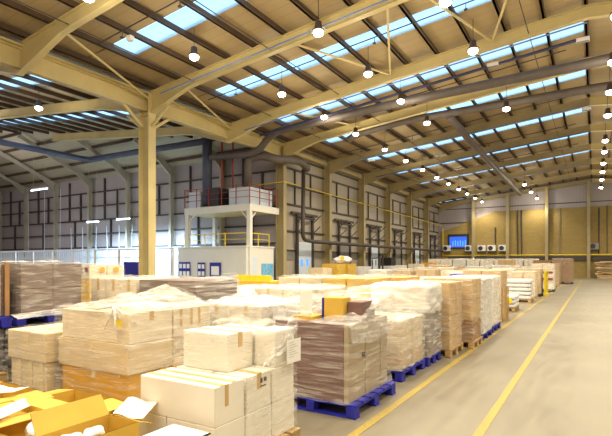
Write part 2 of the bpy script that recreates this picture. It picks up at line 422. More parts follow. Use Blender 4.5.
# hip rafters coming down to end wall columns
for i in range(7):
    x = XV-4.8*(i+1); ya = max(hip_y(x), YC-6.5)
    za = 8.9+HS*(YC-ya)
    mb = MB(); mb.beam((x, YC-.2, 8.62), (x, ya, za-.36), .16, .3)
    mb.hexa([(x-.07, YC-.25, 8.05), (x+.07, YC-.25, 8.05), (x+.07, YC-1.3, 8.9), (x-.07, YC-1.3, 8.9), (x-.07, YC-.25, 8.5), (x+.07, YC-.25, 8.5), (x+.07, YC-1.3, 9.05), (x-.07, YC-1.3, 9.05)])
    steel('hip_rafter', mb, M['steel_grey'], 'short cream rafter sloping down to the end wall, %s left of the hall corner' % nth(i), 'rafter', 'hip rafters of the left bay')
for i in range(4):
    yy = YC-.9-i*1.25; za = 8.9+HS*(YC-yy)-.1
    x1 = xh(yy)
    if x1 > -20: continue
steel('valley_beam', MB().box(XV-.14, XV+.14, YB, YC, 8.95, 8.99).box(XV-.14, XV+.14, YB, YC, 8.3, 8.34).box(XV-.012, XV+.012, YB, YC, 8.3, 8.99).box(XV-.3, XV+.3, YB, YC, 9.0, 9.06), M['steel'], 'deep cream valley beam running over the free-standing column', 'beam')
steel('eaves_beam', MB().box(XV-.1, XV+.1, YC+.2, YF-.3, 8.75, 8.79).box(XV-.01, XV+.01, YC+.2, YF-.3, 8.79, 9.0), M['steel'], 'cream eaves beam along the dock wall', 'beam')
# purlins
pi = 0
x = XR-.06
while x > XV+.3:
    steel('purlin', MB().box(x-.04, x+.04, YB, YF, zr(x)-PD, zr(x)-.005).box(x-.04, x+.09, YB, YF, zr(x)-PD, zr(x)-PD+.02), M['steel_dark'], 'roof purlin coloured dark as in shade, running the length of the hall, %s down the slope from the ridge' % nth(pi), 'purlin', 'purlins of the left roof slope')
    x -= 1.32; pi += 1
x = XR+1.26; pi = 0
while x < XRW:
    steel('purlin', MB().box(x-.04, x+.04, YB, YF, zr(x)-PD, zr(x)-.005), M['steel_dark'], 'roof purlin coloured dark as in shade, right of the ridge, %s down the slope' % nth(pi), 'purlin', 'purlins right of the ridge')
    x += 1.32; pi += 1
x = XV-1.1; pi = 0
while x > XLW:
    ye = hip_y(x)
    steel('purlin', MB().box(x-.04, x+.04, YB, ye, zr(x)-PD, zr(x)-.005), M['steel_dark'], 'roof purlin coloured dark as in shade, in the left bay, %s from the valley' % nth(pi), 'purlin', 'purlins of the left bay')
    x -= 1.4; pi += 1
for i in range(5):
    yy = YC-.5-i*1.3; za = 8.9+HS*(YC-yy)
    xx = min(xh(yy), XV-1)
    if xx < XLW+1: continue
    steel('purlin', MB().box(XLW, xx, yy-.04, yy+.04, za-.24, za-.05), M['steel_dark'], 'purlin coloured dark as in shade, on the roof slope above the end wall, %s up from the eaves' % nth(i), 'purlin', 'purlins above the end wall')
# roof bracing tubes
def rp(x, y, dz=.42): return (x, y, zr(x)-dz)
br = [((XV+.2, 14.2, 8.8), rp(-14.4, 8.8)), ((XV+.2, 19.6, 8.8), rp(-14.6, 14.2)), (rp(-13.2, 19.6), rp(-11.4, 24.6)), (rp(-9.4, 14.2), rp(-7.54, 19.5)), (rp(-5.6, 14.2), rp(-7.54, 19.5)),
      (rp(-4.7, 14.2), rp(-3.37, 19.5)), (rp(-1.6, 14.2), rp(-3.37, 19.5))]
for i, (a, b) in enumerate(br):
    steel('brace_tube', MB().tube([a, b], .045, 8), M['steel'], 'slim cream roof brace, %s' % ['leaving the free-standing column head', 'leaving the valley beyond the free-standing column', 'above the bend of the grey duct', 'long arm of the V at mid slope', 'short arm of the V at mid slope', 'long arm of the V near the ridge', 'short arm of the V near the ridge'][i], 'brace')
# fly braces on rafters near camera
fb = 0
for y in (14.2, 19.6, 24.6, 30.6):
    for x in (-13.4, -9.45, -5.5):
        z = zr(x)
        steel('fly_brace', MB().beam((x, y, z-.63), (x, y+.75, z-.2), .05, .05), M['steel'], 'short strut from rafter foot to purlin, %s of the small roof struts' % nth(fb), 'brace', 'fly braces'); fb += 1
# column head knee braces
for i, (dx, dy) in enumerate(((1.3, 0), (0, -1.3), (0, 1.3), (-1.3, 0))):
    steel('knee_brace', MB().beam((XV+dx*.2, 14.2+dy*.2, 7.6), (XV+dx, 14.2+dy, 8.35), .1, .12), M['steel'], 'short cream knee brace at the head of the free-standing column, %s side' % ['right', 'near', 'far', 'left'][i], 'brace')

# girts on the dock wall (each a rail running the wall length) and on end wall
for i, z in enumerate([2.5, 3.76, 5.5, 6.75, 7.85, 8.6]):
    steel('wall_rail', MB().box(WX, WX+.1, YC+.3, YF, z-.05, z+.06), M['girt'], 'dark horizontal rail on the dock wall, %s up from the floor' % nth(i).replace('nearest', 'first'), 'rail')
for i, z in enumerate([2.95, 4.1, 5.25, 6.4, 7.55]):
    steel('wall_rail', MB().box(XLW, WX, YC+.16, YC+.28, z-.05, z+.05), M['girt'], 'dark horizontal rail on the grey end wall, %s up from the floor' % nth(i).replace('nearest', 'first'), 'rail')
for i, z in enumerate([6.6, 8.3]):
    steel('wall_rail', MB().box(XV, XRW, YF-.1, YF-.01, z, z+.08), M['girt'], 'dark horizontal rail on the far wall, %s one' % ['lower', 'upper'][i], 'rail')
# short verticals in the end wall and dock wall cladding (sheeting posts)
vp = 0
for i in range(7):
    for fx, z0, z1 in ((.33, 5.25, 7.55), (.66, 5.25, 8.6), (.5, 2.95, 5.25)):
        x = XV-4.8*i-4.8*fx
        steel('sheeting_post', MB().box(x-.05, x+.05, YC+.14, YC+.29, z0, z1), M['girt'], 'dark upright between rails of the end wall, %s from the hall corner' % nth(vp), 'post', 'uprights on the end wall'); vp += 1
vp = 0
for i in range(6):
    for f in (.34, .68):
        y = YC+6*i+6*f
        steel('sheeting_post', MB().box(WX, WX+.09, y-.05, y+.05, 5.5, 7.85), M['girt'], 'dark upright above the dock doors, %s along the dock wall' % nth(vp), 'post', 'uprights on the dock wall'); vp += 1

# dock doors: panel, two track posts, header and brackets
for i in range(6):
    yc = YC+6*i+3.1; hw = .95 if i else 1.0
    r = empty('dock_door', (WX+.105, yc, 0), label='tall dock door with dark track frame, %s along the dock wall' % nth(i), cat='door', group='dock doors')
    dp = MB().box(.0, .05, -hw+.08, hw-.08, 0, 3.1).build('door_panel', M['grey'] if i % 2 else M['cool_white'], r)
    for s in (-1, 1):
        MB().box(.0, .16, s*hw-.09, s*hw+.09, 0, 4.95).build('track_post', M['pipe_dark'], r)
        MB().beam((.1, s*hw, 4.4), (.75, s*hw, 4.95), .05, .05).beam((.1, s*hw, 3.7), (.7, s*hw, 4.2), .05, .05).build('bracket', M['pipe_dark'], r)
    MB().box(.0, .14, -hw-.7, hw+.7, 4.9, 5.05).build('header', M['pipe_dark'], r)
    MB().tube([(.25, -hw, 4.7), (.25, hw, 4.7)], .07, 8).build('spring_shaft', M['pipe_dark'], r)
    for q in (-.55, .2): MB().box(.05, .06, q, q+.3, 1.45, 1.95).build('pane', M['bluelit'] if i == 0 else M['grey'], dp)
# dado band of grey plates at the dock wall base
for i in range(6):
    ya = YC+6*i+.5
    tag(MB().box(WX, WX+.06, ya, ya+1.4, 1.9, 2.5).build('wall_plate', M['grey']), 'grey metal plate low on the dock wall, %s along it' % nth(i), 'plate', 'plates on the dock wall')
# yellow rail line on both walls
tag(MB().tube([(XV-4.5, YC-.15, 6.6), (XV+.32, YC-.15, 6.72), (XV+.32, YF-.8, 6.3), ], .035, 6).build('gas_pipe', M['yellow']), 'thin yellow pipe running high along the dock wall', 'pipe')
tag(MB().tube([(XV+.4, YF-.3, 6.0), (XV+.4, YF-.3, 2.55), (XRW, YF-.75, 2.55)], .07, 6).build('barrier_rail', M['yellow']), 'yellow horizontal rail along the foot of the far wall', 'rail')
tag(MB().box(XV+1, XRW, YF-.35, YF-.16, 1.9, 2.4).build('wall_band', M['girt']), 'dark band of trunking below the yellow rail on the far wall', 'band')
# far wall fittings
w = empty('wall_opening', (-14.4, YF-.16, 3.6), label='blue lit window with dark frame in the far wall blockwork', cat='window')
MB().box(-1.15, 1.05, -.03, 0, 0, 1.3).build('pane', M['bluewin'], w)
MB().box(-1.3, 1.25, -.12, .0, 1.3, 1.6).box(-1.3, -1.1, -.1, 0, -.1, 1.3).box(1.0, 1.25, -.1, 0, -.1, 1.3).box(-1.3, 1.25, -.1, 0, -.2, -.05).build('frame', M['darkbox'], w)
for q in range(6):
    MB().box(-.75+q*.3, -.6+q*.3, -.05, -.03, .12, .75+.1*(q % 2)).build('lit_strip', M['bluelit'], w)
for i, (x, z) in enumerate([(-15.82, 3.45), (-13.1, 3.42), (-11.61, 3.4), (-10.47, 3.4), (-9.23, 3.4), (0.0, 3.45)]):
    r = empty('air_conditioner', (x, YF-.16, z-.35), label='boxy white air conditioning unit on the far wall, %s from the left' % nth(i).replace('nearest', 'first'), cat='air conditioner', group='air conditioning units on the far wall')
    cs = MB().box(-.45, .45, -.4, 0, 0, .72).build('casing', M['white'] if i < 5 else M['grey'], r, bevel=.02)
    mb = MB(); mb.lathe([(.27, 0), (.27, .03)], 14)
    f = mb.build('fan_grille', M['darkbox'], cs, loc=(-.12, -.4, .36)); f.rotation_euler.x = PI/2
    MB().box(-.5, .5, -.45, 0, -.08, -.02).build('bracket', M['pipe_dark'], r)
for i, (x, z0, z1) in enumerate([(-10.1, 3.9, 5.9), (-7.6, 2.5, 7.8), (-7.2, 2.5, 7.8), (.45, 2.5, 7.6), (-3.3, 2.5, 7.8), (1.2, 2.5, 7.8)]):
    tag(MB().tube([(x, YF-.25, z0), (x, YF-.25, z1)], .07 if i < 4 else .04, 6).build('down_pipe', M['pipe_dark'] if i != 4 else M['grey']), 'vertical pipe on the far blockwork wall, %s from the left' % ['first', 'second', 'third', 'fifth', 'fourth', 'last'][i], 'pipe')
for i, (x, y, z) in enumerate([(-4.62, YF-.72, 1.35)]):
    tag(MB().box(x+.9, x+1.3, YF-.3, YF-.16, 1.2, 2.0).build('wall_sign', M['bluelit']), 'small blue sign low on the far wall', 'sign')

# ducts
def pipe(name, pts, r, m, label, cat='duct', rr=.5, n=12):
    return tag(MB().tube(rounded_path(pts, rr), r, n).build(name, m, smooth=True), label, cat)
pipe('air_duct', [(-20.1, 21.95, 8.15), (-16.5, 21.9, 8.0), (-15.0, 21.2, 8.8), (-7.35, 21.0, 9.1), (2.5, 21, 9.35), (14, 21, 8.7)], .2, M['duct'], 'grey round duct crossing the hall below the roof, dropping left to the platform riser', rr=.8)
pipe('air_duct', [(-12.5, 25.5, 9.0), (-11.9, 25.5, 9.27), (-9.0, 25.5, 9.6), (0.7, 25.5, 9.72), (14, 25.5, 8.4)], .2, M['duct'], 'grey round duct crossing the hall further from the camera', rr=.8)
pipe('air_duct', [(-6.5, 25.5, 9.4), (-6.55, 31, 9.2), (-6.8, 56, 9.1)], .2, M['duct'], 'wide grey duct running lengthways to the far wall')
pipe('air_duct', [(-31.9, 3.0, 9.28), (-31.9, 21.7, 9.28), (-20.4, 21.9, 9.2)], .2, M['duct_blue'], 'blue-grey duct turning a corner under the left bay roof', rr=.5)
pipe('riser_duct', [(-20.4, 21.95, 5.25), (-20.4, 21.95, 9.6)], .3, M['duct_blue'], 'vertical dark duct rising from the left side of the platform')
pipe('extract_duct', [(-17.5, 22.3, 6.11), (-17.5, 22.3, 7.9), (-16.6, 22.6, 8.0), (-15.9, 22.9, 7.75), (-15.9, 24.3, 8.0), (-15.9, 25.7, 8.1), (-15.9, 26.5, 7.8)], .24, M['duct'], 'grey bent duct rising from the cream unit and turning over the corner column', rr=.5)
pipe('wall_pipe', [(-16.1, 26.3, 7.75), (-16.1, 26.2, 3.2), (-16.15, 27.5, 3.12), (-16.15, 59.6, 3.12)], .13, M['pipe_dark'], 'dark pipe dropping by the corner column and running low along the dock wall', 'pipe')
tag(MB().tube([(-19.6, 22.4, 5.2), (-19.6, 22.4, 9.6)], .06, 8).build('riser_pipe', M['red']), 'thin red pipe rising beside the dark duct, left one', 'pipe')
tag(MB().tube([(-18.9, 22.6, 5.2), (-18.9, 22.6, 9.5)], .05, 8).build('riser_pipe', M['red']), 'thin red pipe rising beside the dark duct, right one', 'pipe')
# conduits
for i, (y, dz, r, m, xe) in enumerate([(13.6, .80, .03, 'conduit', 0), (19.1, 1.0, .03, 'conduit', 0), (20.4, .98, .06, 'conduit_dark', -.3), (30.1, .75, .03, 'conduit', -.3), (36.0, .8, .03, 'conduit_dark', -.3), (48, .8, .03, 'conduit', -.3), (56, .8, .03, 'conduit_dark', -.3)]):
    pts = [(x, y, zr(x)-dz) for x in (-15.2, -8, XR)]
    tag(MB().tube(pts, r, 6).build('conduit', M[m]), 'thin conduit, blue reflection in its colour, following the roof slope, %s from the camera' % nth(i), 'conduit')
for i, (x, y, z) in enumerate([(-7.75, 13.6, 9.35), (-3.5, 20.4, 9.75), (-.35, 20.4, 10.0), (-13.0, 30.1, 8.7), (-.35, 30.1, 10.1)]):
    r = empty('emergency_light', (x, y, z), label='small white emergency light box under the roof, %s from the camera' % nth(i), cat='light fitting', group='emergency light boxes')
    MB().box(-.22, .22, -.08, .08, -.08, .06).build('casing', M['white'], r, bevel=.01)
    MB().box(-.2, .2, -.06, .06, -.11, -.08).build('diffuser', M['grey'], r)

for i, (y, xa, xb) in enumerate([(10.2, -14.5, -4), (16.2, -15, -2), (22.6, -15, -1), (29.0, -15, -1), (35, -15, -1), (41, -15, -1)]):
    r = empty('sprinkler_pipe', (0, y, 0), label='thin dark sprinkler pipe following the roof slope, %s from the camera' % nth(i), cat='pipe', group='sprinkler pipes')
    MB().tube([(xa, 0, zr(xa)-.36), (xb, 0, zr(xb)-.36)], .022, 6).build('pipe', M['pipe_dark'], r)
    for k in range(4):
        x = xa+(xb-xa)*(k+.5)/4
        MB().tube([(x, 0, zr(x)-.36), (x, 0, zr(x)-.56)], .015, 5).box(x-.05, x+.05, -.05, .05, zr(x)-.6, zr(x)-.56).build('sprinkler_head', M['pipe_dark'], r)
for i, x in enumerate((-13.9, -10.1, -2.1)):
    tag(MB().tube([(x, 2, zr(x)-.5), (x, 58, zr(x)-.5)], .018, 5).build('roof_cable', M['pipe_dark']), 'thin dark cable running the length of the hall roof, %s from the valley' % nth(i), 'cable')
r = empty('roof_sensor', (-12.8, 10.2, zr(-12.8)-.75), label='small pale sensor box hanging near the rooflight closest to the camera', cat='sensor')
MB().box(-.1, .1, -.08, .08, -.08, .08).build('casing', M['white'], r, bevel=.01)
MB().tube([(0, 0, .08), (0, 0, .4)], .012, 5).build('hanger', M['pipe_dark'], r)
# ------------------------------------------------------------------ lamps
LAMPCOL = (1, .86, .62)
def make_lamp():
    r = empty('high_bay_lamp', (0, 0, 0))
    MB().lathe([(.07, .3), (.1, .28), (.12, .1), (.2, .02), (.2, -.01), (.18, -.01)], 16).build('housing', M['steel_dark'], r, smooth=True)
    MB().lathe([(.14, -.01), (.16, -.05), (.145, -.11), (.09, -.15), (.02, -.17)], 16).build('lens', M['lens'], r, smooth=True)
    MB().tube([(0, 0, .34), (0, 0, 1.0)], .012, 5).build('hanger', M['girt'], r)
    return r
lamp0 = make_lamp()
rows = {  # rows run on out of view; lamps behind the camera added to brighten fronts
 'left': [(-11.4, y) for y in (-3, 1, 4.9)]+[(-11.6, 7.9), (-11.85, 12.1)]+[(-11.3, y) for y in ( 16.7, 20.4, 24.0, 28.3, 32.2, 36.0, 39.9, 43.7, 47.5, 51.1, 55, 58.7)],
 'mid': [(-7.3, y) for y in (-3, 1, 5, 9, 12.8, 16.6, 20.15, 24.0)],
 'right': [(-3.48, y) for y in (-3, .5, 5.5, 9.4, 13.1, 16.6, 23.7)]+[(-5.46, y) for y in (47.7, 53.1, 58.8)],
 'ridge': [(.57, y) for y in (-3, .5, 4, 8, 12, 16.4, 20.1, 23.6, 27.3, 32.9, 36.2, 40.4, 44.1, 48.3, 53.4)],
 'outer': [(6.5, y) for y in (2, 9, 16, 23, 30, 37, 44, 51, 58)]+[(12, y) for y in (6, 20, 34, 48)],  # unseen rows, added for even light
}
desc = {'left': 'in the row nearest the dock wall', 'mid': 'in the short row left of the ridge', 'right': 'in the row close to the ridge', 'ridge': 'in the row under the ridge', 'outer': 'in the added unseen rows right of the ridge'}
def point(x, y, z, power, col, r=.2, name='lamp_light'):
    l = bpy.data.lights.new(name, 'POINT'); l.energy = power; l.color = col; l.shadow_soft_size = r
    o = bpy.data.objects.new(name, l); C.objects.link(o); o.location = (x, y, z); return o
def spot(x, y, z, power, col, name='lamp_beam', size=150):
    l = bpy.data.lights.new(name, 'SPOT'); l.energy = power; l.color = col; l.shadow_soft_size = .25
    l.spot_size = math.radians(size); l.spot_blend = .6
    o = bpy.data.objects.new(name, l); C.objects.link(o); o.location = (x, y, z); return o
first = True
for rn, ps in rows.items():
    for i, (x, y) in enumerate(ps):
        z = 8.9
        o = lamp0 if first else copy_tree(lamp0); first = False
        o.location = (x, y, z)
        tag(o, 'glowing round lamp, %s %s' % (nth(i)+' from the camera' if i else 'added unseen, nearest the camera', desc[rn]), 'lamp', 'high-bay lamps')
        dim = .75 if y < 1.5 else 1
        point(x, y, z-.45, 84*dim, LAMPCOL); spot(x, y, z-.4, 660*dim, LAMPCOL)
o = copy_tree(lamp0); o.location = (-21.9, 12.4, 8.9); tag(o, 'round high-bay lamp glowing in the left bay roof', 'lamp')
point(-21.9, 12.4, 8.45, 85, LAMPCOL); spot(-21.9, 12.4, 8.5, 700, LAMPCOL)
for x, y in ((-24, 3), (-34, 6), (-30, 14)):
    pass
for i, (x, y) in enumerate(((-22, 3.5), (-30.5, 3.5), (-39, 3.5), (-30.5, 12.2), (-39, 12.2), (-38.6, 18))):  # lamps added out of view to lift the dim left bay
    o = copy_tree(lamp0); o.location = (x, y, 8.9); tag(o, 'added unseen lamp brightening the left bay beyond the frame edge, %s one' % nth(i).replace('nearest', 'first'), 'lamp', 'high-bay lamps')
    point(x, y, 8.45, 240, (1, .9, .9)); spot(x, y, 8.5, 500, (1, .9, .9))
# cool fluorescent fittings in the left bay
tl = [(-34.4, 19.5, 7.0, 2.1), (-31.5, 21.8, 4.69, 1.4), (-28.1, 21.8, 4.74, 1.4), (-25.8, 21.8, 4.8, 1.2)]
for i, (x, y, z, L) in enumerate(tl):
    r = empty('strip_light', (x, y, z), label='hanging cool white fluorescent strip light, %s' % ['highest one in the left bay', 'left of the pair over the end wall', 'right of the pair over the end wall', 'behind the free-standing column', 'beside the platform', 'furthest left, low over the mesh fence'][i], cat='strip light')
    MB().box(-L/2, L/2, -.05, .05, .02, .1).build('casing', M['white'], r)
    MB().tube([(-L/2, 0, -.01), (L/2, 0, -.01)], .035, 8).build('tube', M['tube'], r)
    h = 9.6-z if y > 20 else 10.5-z
    MB().tube([(-L*.35, 0, .1), (-L*.35, 0, h)], .008, 4).tube([(L*.35, 0, .1), (L*.35, 0, h)], .008, 4).build('hanger', M['steel'], r)
    sp = spot(x, y, z-.1, (800, 3000, 3400, 3400)[i], (.55, .8, 1), 'tube_light', 168); sp.data.shadow_soft_size = .7
# ------------------------------------------------------------------ platform, office, fence
PX, PY = -16.75, 21.5
p = empty('service_platform', (PX, PY, 0), label='raised steel service platform with white fascia and red handrail beside the corner column', cat='platform')
MB().box(-5.1, 0, 0, 2.9, 4.72, 4.82).build('deck', M['steel'], p)
MB().box(-5.1, 0, -.04, .02, 4.68, 5.08).box(-.02, .04, -.04, 2.9, 4.68, 5.08).box(-5.12, -5.06, 0, 2.9, 4.68, 5.08).build('fascia', M['office'], p)
for x, y in ((-.1, .12), (-4.95, .12), (-4.95, 2.6)):
    MB().box(x-.12, x+.12, y-.12, y+.12, 0, 4.7).build('leg', M['office'], p)
for x, y, sx, sy in ((-.1, .12, -1, 0), (-4.95, .12, 1, 0), (-.1, .12, 0, 1)):
    MB().beam((x, y, 4.1), (x+sx*.6, y+sy*.6, 4.7), .07, .07).build('knee_brace', M['office'], p)
mb = MB()
for z in (5.5, 5.85, 6.2):
    mb.tube([(-5.1, 2.8, z), (-5.1, 0, z), (0, 0, z), (0, 2.8, z)], .028, 6)
mb.build('handrail', M['red'], p)
for x, y in [(-5.1, 0), (-4.1, 0), (-3.1, 0), (-2.1, 0), (-1, 0), (0, 0), (0, .95), (0, 1.9), (0, 2.75)]:
    MB().tube([(x, y, 5.05), (x, y, 6.22)], .03, 6).build('rail_post', M['red'], p)
tag(MB().box(-18.5, -16.95, 21.75, 24.0, 4.83, 6.1).build('fan_unit', M['cool_white'], bevel=.02), 'cream box-shaped fan unit on the right of the platform', 'fan unit')
tag(MB().box(-21.7, -20.75, 21.7, 23.2, 4.83, 6.1).build('fan_unit', M['skyblue' if False else 'cool_white'], bevel=.02), 'pale blue-grey box unit at the left end of the platform', 'fan unit')
tag(MB().box(-20.05, -19.35, 21.8, 23.2, 4.83, 6.25).box(-20.7, -20.05, 22.4, 23.2, 4.83, 5.2).build('filter_unit', M['darkbox'], bevel=.02), 'dark metal unit between the two pale boxes on the platform', 'filter unit')
of = empty('office_cabin', (-16.85, 21.3, 0), label='low white office cabin under the raised platform', cat='cabin')
MB().box(-5.4, 0, 0, 2.7, 0, 2.6).build('wall', M['office'], of)
MB().box(-5.45, .05, -.05, 2.75, 2.6, 2.68).build('roof', M['office'], of)
MB().box(.0, .03, .35, .95, 0, 2.05).build('door', M['cool_white'], of)
yr = empty('guard_rail', (-16.95, 21.5, 2.68), label='yellow guard rail round the office cabin roof', cat='rail')
MB().tube([(-5.0, .1, .75), (-.1, .1, .75), (-.1, 2.3, .75)], .03, 6).tube([(-5.0, .1, .4), (-.1, .1, .4), (-.1, 2.3, .4)], .02, 6).build('rail', M['yellow'], yr)
for x, y in ((-5, .1), (-3.3, .1), (-1.7, .1), (-.1, .1), (-.1, 1.2), (-.1, 2.3)):
    MB().tube([(x, y, 0), (x, y, .75)], .03, 6).build('rail_post', M['yellow'], yr)
def board(name, x, y, w, h, z, cols, rws, label):
    b = empty(name, (x, y, z), label=label, cat='notice board')
    MB().box(-w/2, w/2, -.03, 0, 0, h).build('board', M['navy'], b)
    for i in range(cols):
        for j in range(rws):
            cw, ch = w/cols, (h)/rws
            MB().box(-w/2+cw*i+cw*.15, -w/2+cw*(i+1)-cw*.15, -.04, -.03, ch*j+ch*.14, ch*(j+1)-ch*.26).build('notice', M['paper'], b)
board('notice_board', -21.6, 21.25, .95, .9, .85, 3, 2, 'blue notice board with six white sheets on the office cabin, leftmost of three')
board('notice_board', -20.2, 21.25, .6, .85, .87, 2, 2, 'blue notice board with four white sheets on the office cabin, middle of three')
board('notice_board', -19.1, 21.25, .85, .85, .87, 1, 1, 'blue notice board with one white sheet on the office cabin, rightmost of three')
tag(MB().box(-16.84, -16.81, 22.75, 23.25, .85, 1.65).build('poster', M['skyblue']), 'pale blue poster on the warm end of the office cabin, left one', 'poster')
tag(MB().box(-16.84, -16.81, 23.35, 23.9, .85, 1.65).build('poster', M['skyblue']), 'pale blue poster on the warm end of the office cabin, right one', 'poster')
# fence in front of the left bay
fn = empty('mesh_fence', (-17.2, 16.2, 0), label='pale mesh fence closing off the left bay behind the stock', cat='fence')
L = 20
mb = MB(); mb.box(-L, 0, -.03, .03, 2.36, 2.44).box(-L, 0, -.02, .02, 1.95, 2.0).box(-L, 0, -.03, .03, .1, .16); mb.build('rail', M['white'], fn)
for i in range(11):
    MB().box(-2*i-.04, -2*i+.04, -.04, .04, 0, 2.44).build('fence_post', M['white'], fn)
mb = MB()
for i in range(100):
    x = -.2*i-.1; mb.box(x-.006, x+.006, -.006, .006, .15, 2.4)
for i in range(9):
    mb.box(-L, 0, -.006, .006, .3+.22*i, .312+.22*i)
mb.build('mesh', M['white'], fn)
# low bright band behind fence: its daylight put into a pale blue wall panel
tag(MB().box(XLW+.5, -23.5, YC-.02, YC+.14, 0, 2.85).build('wall_panel', M['cool_white']), 'panelling along the foot of the end wall, daylight in its pale blue colour', 'panel', kind='structure')
# slim hanging chains / rods in the left bay
for i, px in enumerate([-44, -41.5, -39.2, -37.5, -36.0, -34.3, -32.8, -31.4, -30]):
    tag(MB().tube([(px, YC-.6, 2.2), (px+.12*((i % 3)-1), YC-.6, 4.6 if i > 2 else 8)], .022, 5).build('hanging_rod', M['cool_white']), 'thin pale rod standing against the end wall, %s from the left' % nth(i).replace('nearest', 'first'), 'rod', 'rods against the end wall')
tag(MB().box(-19.84, -18.8, 15.4, 15.95, 0, 1.76).build('storage_cage', M['navy'], bevel=.03), 'solid navy blue cabinet just left of the free-standing column', 'cabinet')

# ------------------------------------------------------------------ floor lines
tag(MB().box(-2.125, -2.03, .3, 56, 0, .004).build('floor_line', M['line']), 'worn yellow line painted on the floor beside the pallets', 'floor marking')
tag(MB().box(-1.045, -.955, .3, 56, 0, .004).build('floor_line', M['line']), 'worn yellow line painted down the middle of the open aisle', 'floor marking')

# ------------------------------------------------------------------ pallets, cartons, film
def make_pallet(w, d, h, m):
    r = empty('pallet', (0, 0, 0)); bd = .022
    nb = 6
    for i in range(nb):   # top deck boards run along x
        y = d*(i+.5)/nb
        MB().box(0, w, y-d/nb*.4, y+d/nb*.4, h-bd, h).build('deck_board', m, r)
    for i in range(3):
        y = (.07, d/2, d-.07)[i]
        MB().box(0, w, y-.06, y+.06, 0, bd).build('bottom_board', m, r)
    for x in (.06, w/2, w-.06):
        MB().box(x-.05, x+.05, 0, d, h-2*bd, h-bd).build('stringer', m, r)
        for y in (.07, d/2, d-.07):
            MB().box(x-.05, x+.05, y-.07, y+.07, bd, h-2*bd).build('block', m, r)
    return r
PAL = {}
def pallet(x0, x1, y0, y1, label, m='wood', h=.15):
    key = (round(x1-x0, 2), round(y1-y0, 2), m)
    if key in PAL: r = copy_tree(PAL[key])
    else: r = make_pallet(x1-x0, y1-y0, h, M[m]); PAL[key] = r
    r.location = (x0, y0, 0); tag(r, label, 'pallet', 'pallets under the stock'); return r
CAR = {}
def carton(x0, x1, y0, y1, z0, z1, m, label, group, tape=None, tapex=True, rot=0, name='carton', extra=None, tmat='tape'):
    w, d, h = x1-x0, y1-y0, z1-z0; key = (round(w, 3), round(d, 3), round(h, 3), m, tape, tapex, tmat)
    if key in CAR: o = copy_tree(CAR[key])
    else:
        o = MB().box(-w/2, w/2, -d/2, d/2, 0, h).build(name, M[m], bevel=min(.008, h*.08))
        if tape:
            e = .0025; mb = MB(); tw = .03
            if tapex:   # tape along x on the top, hanging down the right end
                mb.box(-w/2-e, w/2+e, -tw, tw, h, h+e); mb.box(w/2, w/2+e, -tw, tw, h-tape, h+e)
            else:
                mb.box(-tw, tw, -d/2-e, d/2+e, h, h+e); mb.box(-tw, tw, -d/2-e, -d/2, h-tape, h+e)
            mb.build('tape', M[tmat], o)
        CAR[key] = o
    o.location = ((x0+x1)/2, (y0+y1)/2, z0); o.rotation_euler.z = rot
    tag(o, label, 'carton' if name == 'carton' else 'box', group); return o
TIER = {1: ['only'], 2: ['bottom', 'top'], 3: ['bottom', 'middle', 'top'], 4: ['bottom', 'second', 'third', 'top'], 5: ['bottom', 'second', 'third', 'fourth', 'top']}
COLN = {1: ['single'], 2: ['left', 'right'], 3: ['left', 'middle', 'right'], 4: ['far left', 'centre left', 'centre right', 'far right']}
ROWN = {1: [''], 2: ['front ', 'back '], 3: ['front ', 'middle-row ', 'back '], 4: ['front ', 'second-row ', 'third-row ', 'back ']}
CNAME = {'c_white': 'white', 'c_cream': 'cream', 'c_beige': 'beige', 'c_kraft': 'light brown', 'c_brown': 'brown', 'c_orange': 'orange', 'c_yellow': 'yellow-brown', 'c_grey': 'grey-brown', 'c_dark': 'dark grey', 'c_mauve': 'mauve-brown', 'c_sack': 'white', 'c_blue': 'white and blue'}
def stack(desc, x0, x1, y0, y1, z0, nx, ny, zs, m, tape=None, tapex=True, jit=.006, mats=None, only=None, group=None, tmat='tape'):
    """zs: tier heights; only faces towards the camera are filled"""
    z = z0; nz = len(zs); w = (x1-x0)/nx; d = (y1-y0)/ny
    for kz, h in enumerate(zs):
        for ix in range(nx):
            for iy in range(ny):
                if not (iy == 0 or ix == nx-1 or kz == nz-1): continue
                if only and not only(ix, iy, kz): continue
                j = lambda: random.uniform(-jit, jit)
                dx, dy = j(), j(); mm = mats[kz] if mats else m
                pos = (ROWN[ny][iy]+COLN[nx][ix]).strip()
                lab = '%s carton, %s, %s tier of %s' % (CNAME[mm], pos, TIER[nz][kz], desc)
                g = .006
                carton(x0+ix*w+g+dx, x0+(ix+1)*w-g+dx, y0+iy*d+g+dy, y0+(iy+1)*d-g+dy, z, z+h-.002, mm, lab, group or 'cartons of '+desc, tape if kz == nz-1 or tape is None or nz < 5 else None, tapex, tmat=tmat)
        z += h
    return z
